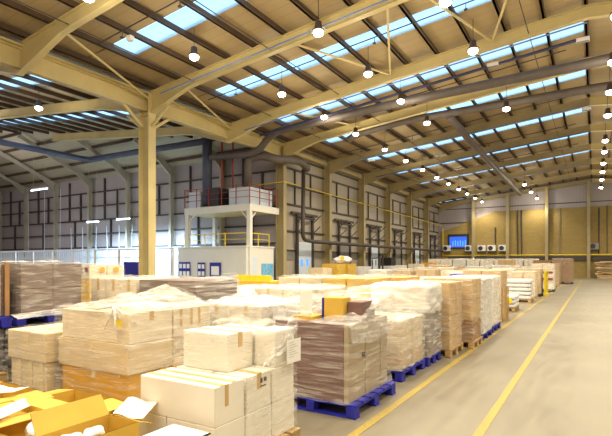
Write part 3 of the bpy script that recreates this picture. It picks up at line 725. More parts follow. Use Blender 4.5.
def film(x0, x1, y0, y1, z0, z1, m, label, bulge=.03, top=True, peaks=(), amp=.02, seed=0, name='stretch_film', parent=None, over=0, topamp=.035, skirt=0):
    """wrinkled plastic wrap round a load: closed skirt with gathered, bumpy top"""
    v = []; f = []; o = .018
    X0, X1, Y0, Y1 = x0-o, x1+o, y0-o, y1+o
    per = []
    n1 = max(8, int((X1-X0)/.045)); n2 = max(8, int((Y1-Y0)/.045))
    for i in range(n1): per.append((X0+(X1-X0)*i/n1, Y0, 0, -1))
    for i in range(n2): per.append((X1, Y0+(Y1-Y0)*i/n2, 1, 0))
    for i in range(n1): per.append((X1-(X1-X0)*i/n1, Y1, 0, 1))
    for i in range(n2): per.append((X0, Y1-(Y1-Y0)*i/n2, -1, 0))
    nz = max(8, int((z1-z0)/.035)); P = len(per)
    off = Vector((seed*7.3, seed*3.1, seed*1.7))
    def nz_(x, y, z, s1, s2): return noise.noise(Vector((x*s1, y*s1, z*s2))+off)
    for k in range(nz+1):
        z = z0+(z1-z0)*k/nz
        for (x, y, ax, ay) in per:
            d = abs(nz_(x, y, z, 3, 9))*bulge*1.6+abs(nz_(x, y, z+.3*x+.2*y, 1.5, 28))*amp
            if skirt and k < 4: d += skirt*(1-k/4)
            v.append((x+ax*d, y+ay*d, z))
    for k in range(nz):
        for i in range(P): f.append((k*P+i, k*P+(i+1) % P, (k+1)*P+(i+1) % P, (k+1)*P+i))
    if top:
        base = nz*P; rings = max(5, int(min(X1-X0, Y1-Y0)/2/.06)); cx, cy = (X0+X1)/2, (Y0+Y1)/2; prev = base
        for rI in range(1, rings+1):
            t = rI/rings; st = len(v)
            for (x, y, ax, ay) in per:
                xx, yy = x+(cx-x)*t*.97, y+(cy-y)*t*.97
                h = .012+(abs(nz_(xx, yy, 5, 4, 1))+.5*abs(nz_(xx, yy, 9, 11, 1)))*topamp*1.6
                for (qx, qy, qh, qr) in peaks:
                    dd = math.hypot(xx-qx, yy-qy)/qr
                    if dd < 1: h += qh*(1-dd)**1.5
                v.append((xx, yy, z1+h))
            for i in range(P): f.append((prev+i, prev+(i+1) % P, st+(i+1) % P, st+i))
            prev = st
        f.append(tuple(prev+i for i in range(P)))
    me = bpy.data.meshes.new(name); me.from_pydata(v, [], f); me.materials.append(M[m])
    for pl in me.polygons: pl.use_smooth = True
    ob = bpy.data.objects.new(name, me); C.objects.link(ob)
    if parent: ob.parent = parent
    else: tag(ob, label, 'stretch film', 'stretch film on the loads')
    return ob
def drape(name, pts, m, label, th=.0):
    """loose sheet of film through a grid of points [[p..],[p..]]"""
    g = []; R = 14
    rows_ = [[Vector(p) for p in r] for r in pts]
    nu = len(rows_)-1; nv = len(rows_[0])-1; v = []; f = []
    for i in range(R*nu+1):
        u = i/R; a = min(int(u), nu-1); fu = u-a
        for j in range(R*nv+1):
            w = j/R; b = min(int(w), nv-1); fw = w-b
            p = rows_[a][b]*(1-fu)*(1-fw)+rows_[a+1][b]*fu*(1-fw)+rows_[a][b+1]*(1-fu)*fw+rows_[a+1][b+1]*fu*fw
            q = noise.noise(Vector((u*5, w*1.3, p.x*2)))*.03
            v.append(tuple(p+Vector((q, -q, q*.6))))
    W = R*nv+1
    for i in range(R*nu):
        for j in range(R*nv): f.append((i*W+j, i*W+j+1, (i+1)*W+j+1, (i+1)*W+j))
    me = bpy.data.meshes.new(name); me.from_pydata(v, [], f); me.materials.append(M[m])
    for pl in me.polygons: pl.use_smooth = True
    ob = bpy.data.objects.new(name, me); C.objects.link(ob); tag(ob, label, 'stretch film'); return ob

# ---- E: white cartons at the front
dE = 'the white stack at the front'
pallet(-3.42, -2.42, 2.72, 3.92, 'wooden pallet under the white cartons at the front')
G = 'white cartons at the front'
for kz, (za, zb) in enumerate(((.15, .475), (.475, .785))):
    t = ['bottom', 'second'][kz]
    if kz == 0:
        for i, (ya, yb) in enumerate(((2.75, 3.12), (3.13, 3.5), (3.51, 3.88))):
            carton(-3.0, -2.48, ya, yb, za, zb, 'c_white', 'white carton in the bottom tier of the front stack, %s along its right side' % nth(i).replace('nearest', 'first'), G, tmat='clear_tape')
            carton(-3.42, -3.01, ya, yb, za, zb, 'c_white', 'white carton in the bottom tier of the front stack, left side, %s from the camera' % nth(i), G)
    else:
        carton(-3.32, -2.48, 2.75, 3.11, za, zb, 'c_white', 'large long white carton at the very front with two tape lengths across its top', G)
        mb = MB()
        for yy in (2.82, 2.96): mb.box(-3.32, -2.48, yy, yy+.05, zb, zb+.003)
        mb.box(-2.4825, -2.477, 2.87, 2.91, zb-.17, zb)
        o = mb.build('tape_strip', M['tape']); tag(o, 'brown tape strips across the long white carton at the front', 'tape')
        carton(-2.85, -2.48, 3.14, 3.49, za, zb, 'c_white', 'small white carton with dark printed marks, right of the long front carton', G, .13, True)
        tag(MB().box(-2.478, -2.476, 3.33, 3.36, .70, .74).box(-2.478, -2.476, 3.38, 3.42, .705, .74).box(-2.478, -2.476, 3.33, 3.41, .665, .675).build('printed_mark', M['black']), 'small black printed handling marks on the small white carton', 'marking')
        carton(-2.85, -2.48, 3.51, 3.87, za, zb, 'c_white', 'white carton under the hanging paper at the back right of the front stack', G)
        carton(-3.3, -2.87, 3.14, 3.87, za, zb, 'c_white', 'white carton under the upper left cartons of the front stack', G)
carton(-3.25, -2.72, 3.18, 3.53, .788, 1.12, 'c_white', 'upper white carton with brown tape down its end, on the front stack', G, .13, True)
carton(-2.72, -2.48, 3.56, 3.88, .788, 1.12, 'c_white', 'upper white carton at the right rear of the front stack', G, .0, True)
carton(-3.3, -2.74, 3.56, 3.88, .788, 1.10, 'c_white', 'upper white carton at the left rear of the front stack', G, .1, True)
film(-3.3, -2.48, 3.16, 3.88, .80, 1.125, 'film', 'clear crumpled film over the top tier of the front white cartons', bulge=.02, topamp=.05, seed=3, peaks=[(-3.0, 3.8, .05, .4)])
film(-3.42, -2.48, 3.13, 3.88, .16, .78, 'film', 'thin clear film round the lower tiers of the front white cartons', bulge=.01, amp=.01, top=False, seed=4)
drape('loose_film', [[(-3.28, 3.2, 1.05), (-3.36, 3.2, .95), (-3.48, 3.18, .80)], [(-3.3, 3.5, 1.1), (-3.45, 3.5, .98), (-3.62, 3.5, .78)], [(-3.3, 3.8, 1.12), (-3.5, 3.8, 1.0), (-3.7, 3.8, .7)]], 'film_thick', 'bunched loose film hanging on the left of the upper white cartons')
drape('loose_film', [[(-2.45, 3.3, .83), (-2.445, 3.38, .85), (-2.44, 3.45, .8)], [(-2.5, 3.6, 1.0), (-2.45, 3.66, 1.0), (-2.44, 3.72, .98)], [(-2.5, 3.86, 1.24), (-2.45, 3.88, 1.2), (-2.44, 3.9, 1.12)]], 'film_thick', 'diagonal twist of film across the right side of the front white stack')
pr_ = empty('shipping_sheet', (-2.435, 3.68, .80), label='white paper sheet with printed lines hanging on the right of the front white stack', cat='sheet')
MB().box(0, .003, 0, .24, 0, .22).build('paper', M['paper'], pr_)
mb = MB()
for i in range(7): mb.box(.003, .0035, .03, .12+.07*((i*37) % 3)/2, .19-.022*i, .193-.022*i)
mb.build('printed_line', M['grey'], pr_)
# case in front with a white sheet
carton(-2.78, -2.40, 2.18, 2.62, .0, .49, 'c_cream', 'low carton at the bottom edge in front of the long white carton', 'cartons at the bottom edge', None)
tag(MB().box(-2.78, -2.40, 2.18, 2.62, .49, .498).build('tray_lid', M['black']), 'thin black tray lid on the low carton at the bottom edge', 'lid')
tag(MB().box(-2.77, -2.41, 2.19, 2.61, .4985, .503).build('paper_sheet', M['paper']), 'white sheet lying on the black lid at the bottom edge', 'sheet')

# ---- open cartons, bottom left
def open_carton(x0, x1, y0, y1, h, flaps, label, contents=True, rz=0, z0=0):
    """flaps: angles from vertical-up (0) to hanging outside (180) for left, right, front, back"""
    w, d, t = x1-x0, y1-y0, .006
    r = empty('open_carton', ((x0+x1)/2, (y0+y1)/2, z0), rz, label=label, cat='carton', group='open yellow-brown cartons')
    a, b = w/2, d/2
    MB().box(-a, a, -b, b, 0, t).build('base', M['c_inner'], r)
    MB().box(-a, -a+t, -b, b, 0, h).box(a-t, a, -b, b, 0, h).box(-a, a, -b, -b+t, 0, h).box(-a, a, b-t, b, 0, h).build('body', M['c_yellow'], r)
    fl = min(w, d)/2*.95
    for nm, ang in zip(('left', 'right', 'front', 'back'), flaps):
        th = math.radians(ang); s, c = math.sin(th)*fl, math.cos(th)*fl
        mb = MB()
        if nm == 'left': mb.hexa([(-a, -b, h), (-a+t, -b, h), (-a+t, b, h), (-a, b, h), (-a-s, -b+.01, h+c), (-a-s+t, -b+.01, h+c+t), (-a-s+t, b-.01, h+c+t), (-a-s, b-.01, h+c)])
        if nm == 'right': mb.hexa([(a-t, -b, h), (a, -b, h), (a, b, h), (a-t, b, h), (a+s-t, -b+.01, h+c+t), (a+s, -b+.01, h+c), (a+s, b-.01, h+c), (a+s-t, b-.01, h+c+t)])
        if nm == 'front': mb.hexa([(-a, -b, h), (a, -b, h), (a, -b+t, h), (-a, -b+t, h), (-a+.01, -b-s, h+c), (a-.01, -b-s, h+c), (a-.01, -b-s+t, h+c+t), (-a+.01, -b-s+t, h+c+t)])
        if nm == 'back': mb.hexa([(-a, b-t, h), (a, b-t, h), (a, b, h), (-a, b, h), (-a+.01, b+s-t, h+c+t), (a-.01, b+s-t, h+c+t), (a-.01, b+s, h+c), (-a+.01, b+s, h+c)])
        mb.build('flap', M['c_yellow'], r)
    return r
open_carton(-3.98, -3.42, 1.86, 2.52, .47, (100, 177, 150, 150), 'open yellow-brown carton with a tall plain side wall, beside the narrow one')
open_carton(-3.36, -3.0, 1.88, 2.47, .52, (32, 176, 160, 112), 'open narrow yellow-brown carton with bent flap, nearest the white stack')
open_carton(-4.72, -4.10, 2.45, 3.05, .40, (98, 95, 95, 165), 'open yellow-brown carton with wide flat flaps, furthest back of the open ones')
open_carton(-4.65, -4.05, 1.7, 2.38, .46, (95, 78, 120, 96), 'open yellow-brown carton holding white papers')
open_carton(-5.45, -4.8, 2.0, 2.7, .46, (95, 94, 95, 160), 'open yellow-brown carton furthest from the white stack')
def sheet(x, y, z, w, d, rz, tx, label, m='paper', cat='paper', group='papers in the open cartons'):
    mb = MB(); n = 6
    for i in range(n):
        a, b = -w/2+w*i/n, -w/2+w*(i+1)/n; za, zb = .012*math.sin(i*1.3), .012*math.sin((i+1)*1.3)
        mb.hexa([(a, -d/2, za), (b, -d/2, zb), (b, d/2, zb), (a, d/2, za), (a, -d/2, za+.002), (b, -d/2, zb+.002), (b, d/2, zb+.002), (a, d/2, za+.002)])
    o = mb.build('paper_sheet', M[m], loc=(x, y, z)); o.rotation_euler = (tx, .1, rz); tag(o, label, cat, group)
sheet(-3.22, 2.62, .55, .28, .22, .3, .35, 'white paper sticking up behind the rightmost open carton')
sheet(-4.3, 1.95, .5, .4, .3, .2, .1, 'white paper lying on the carton in the bottom left corner')
sheet(-5.0, 2.45, .5, .4, .3, .6, -.1, 'white paper at the left edge among the open cartons')
sheet(-4.35, 2.2, .46, .25, .3, -.3, .3, 'white paper tucked inside the carton in the bottom left corner')
def lump(x, y, z, r, label, m='c_sack'):
    bm = bmesh.new(); bmesh.ops.create_icosphere(bm, subdivisions=3, radius=r)
    for v in bm.verts: v.co *= 1+.35*noise.noise(v.co*14+Vector((x, y, z))); v.co.z *= .7
    me = bpy.data.meshes.new('packing_bag'); bm.to_mesh(me); bm.free(); me.materials.append(M[m])
    o = bpy.data.objects.new('packing_bag', me); C.objects.link(o); o.location = (x, y, z); tag(o, label, 'packing', 'white packing in the open cartons')
lump(-3.16, 2.2, .47, .085, 'crumpled white packing in the rightmost open carton')
lump(-3.17, 2.02, .46, .1, 'crumpled white packing at the near end of the rightmost open carton')
lump(-3.7, 2.1, .44, .1, 'crumpled white packing in the tall-walled open carton')

# ---- B: tall wrapped carton stack, left centre
dB = 'the wrapped orange-based stack'
pallet(-5.72, -4.43, 3.5, 4.84, 'wooden pallet under the stack with the orange tier')
carton(-5.70, -4.45, 3.52, 4.15, .15, .475, 'c_orange', 'long orange carton at the bottom front of '+dB, 'cartons of '+dB, .1, False, tmat='clear_tape')
carton(-5.70, -4.45, 4.17, 4.80, .15, .475, 'c_orange', 'long orange carton at the bottom back of '+dB, 'cartons of '+dB)
carton(-5.75, -4.43, 3.5, 4.15, .478, .82, 'c_beige', 'long beige carton, front in the middle tier of '+dB, 'cartons of '+dB, .12, False, tmat='clear_tape')
carton(-5.72, -4.45, 4.17, 4.82, .478, .82, 'c_beige', 'long beige carton, back in the middle tier of '+dB, 'cartons of '+dB, .12, True, tmat='clear_tape')
carton(-5.70, -4.43, 3.52, 4.15, .823, 1.17, 'c_cream', 'long cream carton, front on top of '+dB, 'cartons of '+dB, .1, True)
carton(-5.70, -4.43, 4.17, 4.82, .823, 1.17, 'c_cream', 'long cream carton with three tape stripes, back on top of '+dB, 'cartons of '+dB)
mb = MB()
for yy in (4.28, 4.46, 4.60): mb.box(-4.4285, -4.425, yy, yy+.035, .95, 1.16)
tag(mb.build('tape_strip', M['tape']), 'three short brown tape strips on the end of the top back carton', 'tape')
film(-5.76, -4.42, 3.5, 4.84, .17, 1.175, 'film_streak', 'clear film gathered to a peak over '+dB, bulge=.03, peaks=[(-4.7, 3.75, .20, .55), (-4.75, 4.5, .22, .6), (-5.4, 4.1, .08, .5)], seed=5, topamp=.04)
tag(MB().box(-4.62, -4.5, 3.472, 3.476, 1.0, 1.1).build('warning_label', M['yellow']), 'small yellow label under the film knot', 'label')
mb = MB(); k0 = Vector((-4.68, 3.52, 1.25))
for q in ((-4.78, 3.46, .98), (-4.52, 3.45, .86), (-4.38, 3.6, 1.05), (-5.2, 3.49, 1.2), (-4.36, 4.1, 1.2)):
    p1 = Vector(q); mb.tube([k0, (k0+p1)/2+Vector((0, -.02, -.02)), p1], [.022, .014, .006], 6)
drape('loose_film', [[(-5.74, 3.5, 1.19), (-5.2, 3.49, 1.2), (-4.68, 3.5, 1.27), (-4.41, 3.6, 1.18)], [(-5.74, 3.95, 1.22), (-5.2, 3.9, 1.27), (-4.75, 3.9, 1.36), (-4.4, 4.0, 1.2)], [(-5.7, 4.5, 1.25), (-5.2, 4.5, 1.26), (-4.75, 4.35, 1.47), (-4.4, 4.5, 1.2)], [(-5.7, 4.85, 1.2), (-5.2, 4.85, 1.2), (-4.8, 4.85, 1.28), (-4.4, 4.85, 1.18)]], 'film_thick', 'milky tented film over the top of '+dB)
drape('loose_film', [[(-5.0, 5.1, 1.5), (-4.94, 5.13, 1.1), (-4.93, 5.13, .7)], [(-5.0, 5.6, 1.56), (-4.9, 5.6, 1.15), (-4.93, 5.6, .7)], [(-5.0, 6.1, 1.58), (-4.92, 6.1, 1.2), (-4.93, 6.1, .7)]], 'film_streak', 'gathered film on the aisle side of '+'the stack behind the orange-based one')
tag(mb.build('film_knot', M['film_white'], smooth=True), 'knotted twist of white film at the corner of '+dB, 'film knot')
# ---- C: low carton stack at left
pallet(-6.65, -5.80, 3.36, 4.4, 'wooden pallet under the low two-tier stack by the left edge')
stack('the low stack by the left edge', -6.62, -5.8, 3.38, 4.5, .12, 1, 2, [.37], 'c_beige', None, False)
mb = MB()
for xx in (-6.45, -6.2, -5.95): mb.box(xx, xx+.09, 3.374, 3.379, .13, .49)
tag(mb.build('tape_strip', M['clear_tape']), 'pale vertical tape bands on the lower carton by the left edge', 'tape')
carton(-6.66, -5.79, 3.36, 4.5, .495, .86, 'c_beige', 'wide beige carton on top of the low stack by the left edge', 'cartons of the low stack by the left edge', .36, False, tmat='clear_tape')
film(-6.66, -5.8, 3.37, 4.5, .14, .862, 'film_streak', 'clear film round the low stack by the left edge', seed=6, topamp=.02)
# ---- D: two-high grey stacks on a blue pallet at far left
def load_d(desc, x0, x1, y0, y1, z0, z1, m, n, lab):
    stack(desc, x0, x1, y0, y1, z0, 1, n, [(z1-z0)/2]*2, m, None)
    film(x0, x1, y0, y1, z0+.02, z1, 'film', lab, seed=len(desc), amp=.03)
pallet(-8.45, -7.3, 3.8, 4.85, 'wooden pallet under the lower dark grey load at far left')
load_d('the lower dark load', -8.42, -7.34, 3.82, 4.83, .15, .78, 'c_dark', 2, 'clear film round the lower dark load at far left')
bp = pallet(-8.45, -7.28, 3.8, 4.88, 'blue pallet raised between two dark loads at far left', 'blue_ply'); bp.location.z = .80
load_d('the upper grey load on the raised pallet', -8.42, -7.3, 3.86, 4.86, .96, 1.73, 'c_grey', 2, 'clear film round the upper grey load on the raised blue pallet')
drape('loose_film', [[(-7.26, 3.7, .98), (-7.24, 4.2, 1.0), (-7.25, 4.9, 1.0)], [(-7.05, 3.7, .93), (-7.0, 4.2, .95), (-7.05, 4.9, .96)]], 'film_thick', 'skirt of loose film spread along the raised blue pallet')
pallet(-8.45, -7.3, 2.4, 3.7, 'wooden pallet under the dark load at the left frame edge')
load_d('the dark load at the left frame edge', -8.42, -7.4, 2.5, 3.68, .15, .78, 'c_dark', 2, 'film on the dark load at the left frame edge')
bp = pallet(-8.45, -7.3, 2.4, 3.74, 'blue pallet raised on the dark load at the left frame edge', 'blue_ply'); bp.location.z = .80
stack('the striped load by the frame edge', -8.42, -7.42, 2.5, 3.72, .96, 1, 4, [.76], 'c_grey', None)
for i, yy in enumerate((2.9, 3.22, 3.55, 3.68)):
    tag(MB().box(-7.40, -7.37, yy, yy+.06, .96, 1.74).build('corner_board', M['c_brown' if i % 2 else 'c_cream']), 'upright %s edge board on the striped load, %s from the camera' % (['cream', 'brown'][i % 2], nth(i)), 'edge board')
# ---- B2: stacks behind B
dB2 = 'the stack behind the orange-based one'
pallet(-6.25, -5.0, 5.15, 6.1, 'wooden pallet under '+dB2)
stack(dB2, -6.25, -5.0, 5.15, 6.1, .15, 2, 2, [.33]*4, 'c_grey', None, False)
film(-6.25, -5.0, 5.15, 6.1, .16, 1.475, 'film_streak', 'milky film round '+dB2, seed=8, topamp=.03, amp=.03, bulge=.05)
dB3 = 'the tape-striped cream stack'
pallet(-7.5, -6.3, 5.15, 6.1, 'wooden pallet under '+dB3)
stack(dB3, -7.5, -6.3, 5.15, 6.1, .15, 3, 2, [.33]*4, 'c_cream', .2, False)
film(-7.5, -6.3, 5.15, 6.1, .16, 1.475, 'film', 'thin film round '+dB3, seed=9, topamp=.03)
# ---- M1: white wrapped stack behind E
dM = 'the milky-filmed white stack'
pallet(-4.78, -3.68, 5.0, 6.1, 'wooden pallet under '+dM)
stack(dM, -4.75, -3.7, 5.0, 6.1, .15, 2, 2, [.34, .34, .34], 'c_white', .13, False)
film(-4.75, -3.7, 5.0, 6.1, .16, 1.175, 'film_thick', 'milky film bulging over '+dM, seed=10, peaks=[(-3.9, 5.3, .1, .5), (-4.5, 5.7, .06, .5)], topamp=.05)
tag(MB().box(-3.67, -3.664, 5.2, 5.5, .8, 1.1).build('shipping_sheet', M['paper']), 'paper sheet on the right side of '+dM, 'sheet')
drape('loose_film', [[(-3.6, 5.0, 1.2), (-3.3, 5.02, 1.12), (-3.1, 5.04, 1.05)], [(-3.5, 5.3, 1.3), (-3.25, 5.3, 1.3), (-3.0, 5.3, 1.14)], [(-3.6, 5.6, 1.2), (-3.35, 5.6, 1.36), (-3.1, 5.6, 1.2)]], 'film', 'sheer sheet of loose film between the white and the brown wrapped stacks')
dM2 = 'the cream stack behind the milky one'
pallet(-4.85, -3.7, 6.35, 7.45, 'wooden pallet under '+dM2)
stack(dM2, -4.85, -3.7, 6.35, 7.45, .15, 2, 2, [.39]*3, 'c_cream', .1, False)
film(-4.85, -3.7, 6.35, 7.45, .16, 1.325, 'film_thick', 'milky film over '+dM2, seed=11, topamp=.03)
# ---- F: brown wrapped load on the blue pallet
pallet(-3.42, -2.26, 4.78, 6.06, 'bright blue pallet under the mauve-brown wrapped load by the yellow line', 'blue_ply')
zz = .15
for i, h in enumerate((.19, .24, .25, .21)):
    r = empty('flat_pack_bundle', (-2.36, 4.82, zz), label='mauve-brown bundle of flat boards, %s tier of the load on the blue pallet' % TIER[4][i], cat='bundle', group='bundles on the blue pallet')
    MB().box(-1.0, -.06, 0, 1.18, 0, h-.004).build('boards', M['c_mauve'], r, bevel=.006)
    mb = MB()
    for j in range(5): mb.box(-.058, -.006*(j % 2), .003+.2355*j, .231+.2355*j, 0, h-.004)
    mb.build('edge_sleeve', M['c_sleeve'], r, bevel=.004)
    zz += h
tag(MB().box(-2.36, -2.352, 5.2, 5.25, .62, .67).build('load_tag', M['black']), 'small black tag on the beige side of the brown load', 'tag')
carton(-2.83, -2.57, 5.1, 5.32, 1.043, 1.32, 'c_yellow', 'upright yellow-brown carton standing on the mauve-brown load', 'cartons on the brown load')
tag(MB().box(-2.858, -2.835, 5.1, 5.3, 1.043, 1.31).build('blue_board', M['navy']), 'narrow blue board against the left side of the upright carton', 'board')
carton(-2.56, -2.37, 5.2, 5.6, 1.043, 1.27, 'c_mauve', 'mauve-brown carton beside the upright carton on the load', 'cartons on the brown load')
carton(-3.13, -2.87, 4.9, 5.2, 1.043, 1.1, 'c_yellow', 'flat yellow-brown carton at the left of the brown load top', 'cartons on the brown load')
o = MB().box(0, .17, 0, .004, 0, .3).build('loose_flap', M['paper'], loc=(-3.08, 4.95, 1.1)); tag(o, 'white upright sheet on the left of the brown load', 'sheet')
film(-3.37, -2.355, 4.82, 6.02, .16, 1.05, 'film_streak', 'streaky clear film round the mauve-brown load on the blue pallet', bulge=.03, amp=.04, seed=12, top=False, skirt=.03)
drape('loose_film', [[(-2.9, 4.82, 1.05), (-2.6, 4.80, 1.04), (-2.33, 4.80, 1.02), (-2.30, 4.80, .85)], [(-2.75, 5.2, 1.1), (-2.5, 5.2, 1.14), (-2.31, 5.2, 1.1), (-2.26, 5.2, .8)], [(-2.8, 5.62, 1.33), (-2.5, 5.65, 1.34), (-2.31, 5.65, 1.28), (-2.24, 5.65, .85)], [(-2.95, 6.03, 1.4), (-2.5, 6.05, 1.44), (-2.3, 6.05, 1.38), (-2.25, 6.05, .9)]], 'film_thick', 'loose milky film draped up over the right top edge of the brown load')
drape('loose_film', [[(-3.38, 4.8, 1.05), (-3.1, 4.78, 1.05), (-2.9, 4.8, 1.05)], [(-3.36, 5.1, 1.3), (-3.05, 5.1, 1.36), (-2.85, 5.05, 1.2)], [(-3.34, 6.0, 1.3), (-2.95, 6.0, 1.36), (-2.85, 6.0, 1.3)]], 'film_streak', 'sheer film stretched up over the left of the brown load')
# ---- G1, G2, H1..H4 along the yellow line
dG = 'the low stack past the brown load'
pallet(-3.45, -2.38, 6.63, 7.75, 'blue pallet under '+dG, 'blue_ply')
stack(dG, -3.42, -2.42, 6.65, 7.75, .15, 2, 2, [.24, .26, .24], 'c_kraft', None, mats=['c_kraft', 'c_beige', 'c_beige'])
film(-3.42, -2.42, 6.65, 7.75, .16, .895, 'film_thick', 'milky film round '+dG, seed=13, topamp=.03)
dG2 = 'the white-capped stack behind the low one'
pallet(-3.4, -2.36, 7.85, 8.62, 'blue pallet under '+dG2, 'blue_ply')
stack(dG2, -3.38, -2.38, 7.87, 8.6, .15, 2, 1, [.4, .38, .38], 'c_grey', None, mats=['c_grey', 'c_grey', 'c_white'])
film(-3.38, -2.38, 7.87, 8.6, .9, 1.35, 'film_white', 'opaque white film cap over '+dG2, seed=14, topamp=.04, bulge=.05)
film(-3.38, -2.38, 7.87, 8.6, .16, .95, 'film_thick', 'milky film round the foot of '+dG2, seed=15, top=False)
def tall(desc, x0, x1, y0, y1, pm, m, tiers, nx, fm, seed, marks=True, mats=None):
    pallet(x0-.01, x1+.03, y0-.02, y1+.02, '%s pallet under %s' % ({'wood': 'wooden', 'blue_ply': 'blue'}[pm], desc), pm)
    z = stack(desc, x0, x1, y0, y1, .15, nx, 2 if y1-y0 > .7 else 1, tiers, m, None, mats=mats)
    film(x0, x1, y0, y1, .16, z+.005, fm, '%s film round %s' % ({'film': 'clear', 'film_thick': 'milky', 'film_white': 'white'}[fm], desc), seed=seed, topamp=.02, bulge=.02)
    if marks:
        for kk, zq in enumerate((z-.08, z-.5)):
            tag(MB().box(x1-.45, x1-.28, y0-.05, y0-.045, zq-.03, zq).build('carton_mark', M['black']), 'dark printed mark on %s, %s one' % (desc, ['upper', 'lower'][kk]), 'marking')
    return z
tall('the first tall brown stack', -3.25, -2.25, 8.78, 9.72, 'wood', 'c_kraft', [.31, .3, .31, .3], 2, 'film', 16)
tall('the second tall brown stack', -3.1, -2.08, 9.88, 10.75, 'wood', 'c_kraft', [.42, .42, .42], 2, 'film', 17, mats=['c_brown', 'c_kraft', 'c_kraft'])
tall('the tall white wrapped stack', -3.2, -2.12, 11.0, 12.1, 'blue_ply', 'c_white', [.41, .41, .4], 2, 'film_white', 18, False)
tall('the second tall white stack', -3.2, -2.15, 12.45, 13.5, 'blue_ply', 'c_white', [.41, .41, .4], 2, 'film_thick', 28, False)
z = tall('the yellow-slatted brown stack', -3.4, -2.3, 14.75, 15.8, 'wood', 'c_kraft', [.45, .45, .45], 2, 'film', 19, False)
for i, xx in enumerate((-3.25, -3.0, -2.75, -2.5)):
    tag(MB().box(xx, xx+.08, 14.66, 14.7, 0, 1.0).build('timber_slat', M['wood']), 'upright yellow timber slat against the slatted brown stack, %s from the left' % nth(i).replace('nearest', 'first'), 'slat', 'timber slats')
for i, yy in enumerate((14.8, 15.05, 15.35, 15.65)):
    tag(MB().box(-2.26, -2.235, yy, yy+.08, 0, 1.0).build('timber_slat', M['wood']), 'upright yellow timber slat on the aisle side of the slatted stack, %s along' % nth(i), 'slat', 'timber slats')
# sacks on pallets
def sack_load(desc, x0, x1, y0, y1, tiers, h, seed, pm='wood'):
    pallet(x0, x1, y0, y1, 'pallet under '+desc, pm)
    random.seed(seed)
    for k in range(tiers):
        for j in range(2):
            ya = y0+(y1-y0)*j/2; z0 = .15+k*h
            bm = bmesh.new(); bmesh.ops.create_cube(bm, size=1)
            bmesh.ops.subdivide_edges(bm, edges=list(bm.edges), cuts=4, use_grid_fill=True)
            for v in bm.verts:
                p = v.co; sx, sy = (x1-x0)*.98, (y1-y0)/2*.96
                e = max(abs(p.x), abs(p.y))*2; p.z *= 1-.45*max(0, e-.6)/.4*.6
                v.co = Vector((p.x*sx, p.y*sy, (p.z+.5)*h*.96+.01*noise.noise(p*5+Vector((k, j, seed)))))
            me = bpy.data.meshes.new('sack'); bm.to_mesh(me); bm.free(); me.materials.append(M['c_sack'])
            for pl in me.polygons: pl.use_smooth = True
            o = bpy.data.objects.new('sack', me); C.objects.link(o); o.location = ((x0+x1)/2, ya+(y1-y0)/4, z0)
            tag(o, 'white sack, %s in the %s tier of %s' % (['front', 'back'][j], TIER[tiers][k], desc), 'sack', 'sacks of '+desc)
sack_load('the low sack load', -3.35, -2.35, 17.9, 19.1, 3, .14, 1)
tag(MB().box(-2.85, -2.45, 17.87, 17.885, .3, .5).build('warning_label', M['yellow']), 'yellow label on the low white sack load', 'label')
sack_load('the striped sack load', -3.45, -2.3, 22.3, 23.5, 5, .17, 2)
sack_load('the rear sack load', -4.75, -3.6, 21.8, 23.0, 5, .17, 3)
# ---- generic wrapped loads in the background
WL = 0
def wrapped_load(x0, x1, y0, y1, h, m, fm, label, tiers=3, cols=2, pal='wood', z0=.15):
    global WL; WL += 1
    r = empty('wrapped_pallet_load', (x0, y0, 0), label=label, cat='pallet load', group='background pallet loads')
    w, d = x1-x0, y1-y0
    MB().box(0, w, 0, d, z0-.03, z0).box(0, .1, 0, d, 0, z0-.03).box(w-.1, w, 0, d, 0, z0-.03).box(w/2-.05, w/2+.05, 0, d, 0, z0-.03).build('pallet', M[pal], r)
    th = (h-z0)/tiers
    for k in range(tiers):
        mb = MB(); g = .012
        for i in range(cols):
            for j in range(2):
                mb.box(w*i/cols+g, w*(i+1)/cols-g, d*j/2+g, d*(j+1)/2-g, z0+k*th, z0+(k+1)*th-.01)
        mb.build('goods_tier', M[m if isinstance(m, str) else m[k % len(m)]], r)
    if fm:
        f = film(0, w, 0, d, z0+.01, h, fm, '', seed=WL, name='stretch_film', parent=r, topamp=.03, bulge=.02)
    return r
# row just behind: left part of the middle
wrapped_load(-5.5, -4.5, 8.0, 9.1, 1.45, 'c_beige', 'film', 'beige wrapped load in the long row behind the brown load, left one', 3)
wrapped_load(-4.47, -3.47, 8.0, 9.1, 1.45, ['c_beige', 'c_kraft', 'c_yellow'], 'film', 'beige wrapped load with yellow-brown cartons on top, right in the long row behind', 3)
wrapped_load(-6.7, -5.55, 7.6, 8.7, 1.22, 'c_cream', 'film_thick', 'pale wrapped load between the cream row and the white bundles', 3)
wrapped_load(-6.1, -4.95, 6.3, 7.3, 1.22, 'c_white', 'film_white', 'low white shrouded load behind the grey and beige wrapped stack', 3)
wrapped_load(-4.6, -3.5, 9.9, 11.0, 1.42, 'c_orange', 'film', 'orange load with thin film seen beyond the cream row', 3)
wrapped_load(-12.75, -11.7, 8.0, 9.1, 1.68, ['c_yellow', 'c_yellow', 'c_yellow', 'c_cream'], 'film', 'yellow-brown load topped by a labelled cream tier, beyond the grey loads', 4)
for i in range(5):
    for j, s in enumerate(('c_orange', 'c_mauve')):
        pass
for i, (x, y) in enumerate(((-12.1, 7.955), (-11.85, 7.955), (-11.66, 8.3), (-11.66, 8.75))):
    tag((MB().box(x, x+.14, y, y+.008, 1.48, 1.6) if i < 2 else MB().box(x, x+.008, y, y+.14, 1.48, 1.6)).build('carton_label', M['c_mauve' if i < 2 else 'c_orange']), '%s label on the cream-topped yellow loads, %s along' % (['mauve', 'orange'][i > 1], nth(i).replace('nearest', 'first')), 'label')
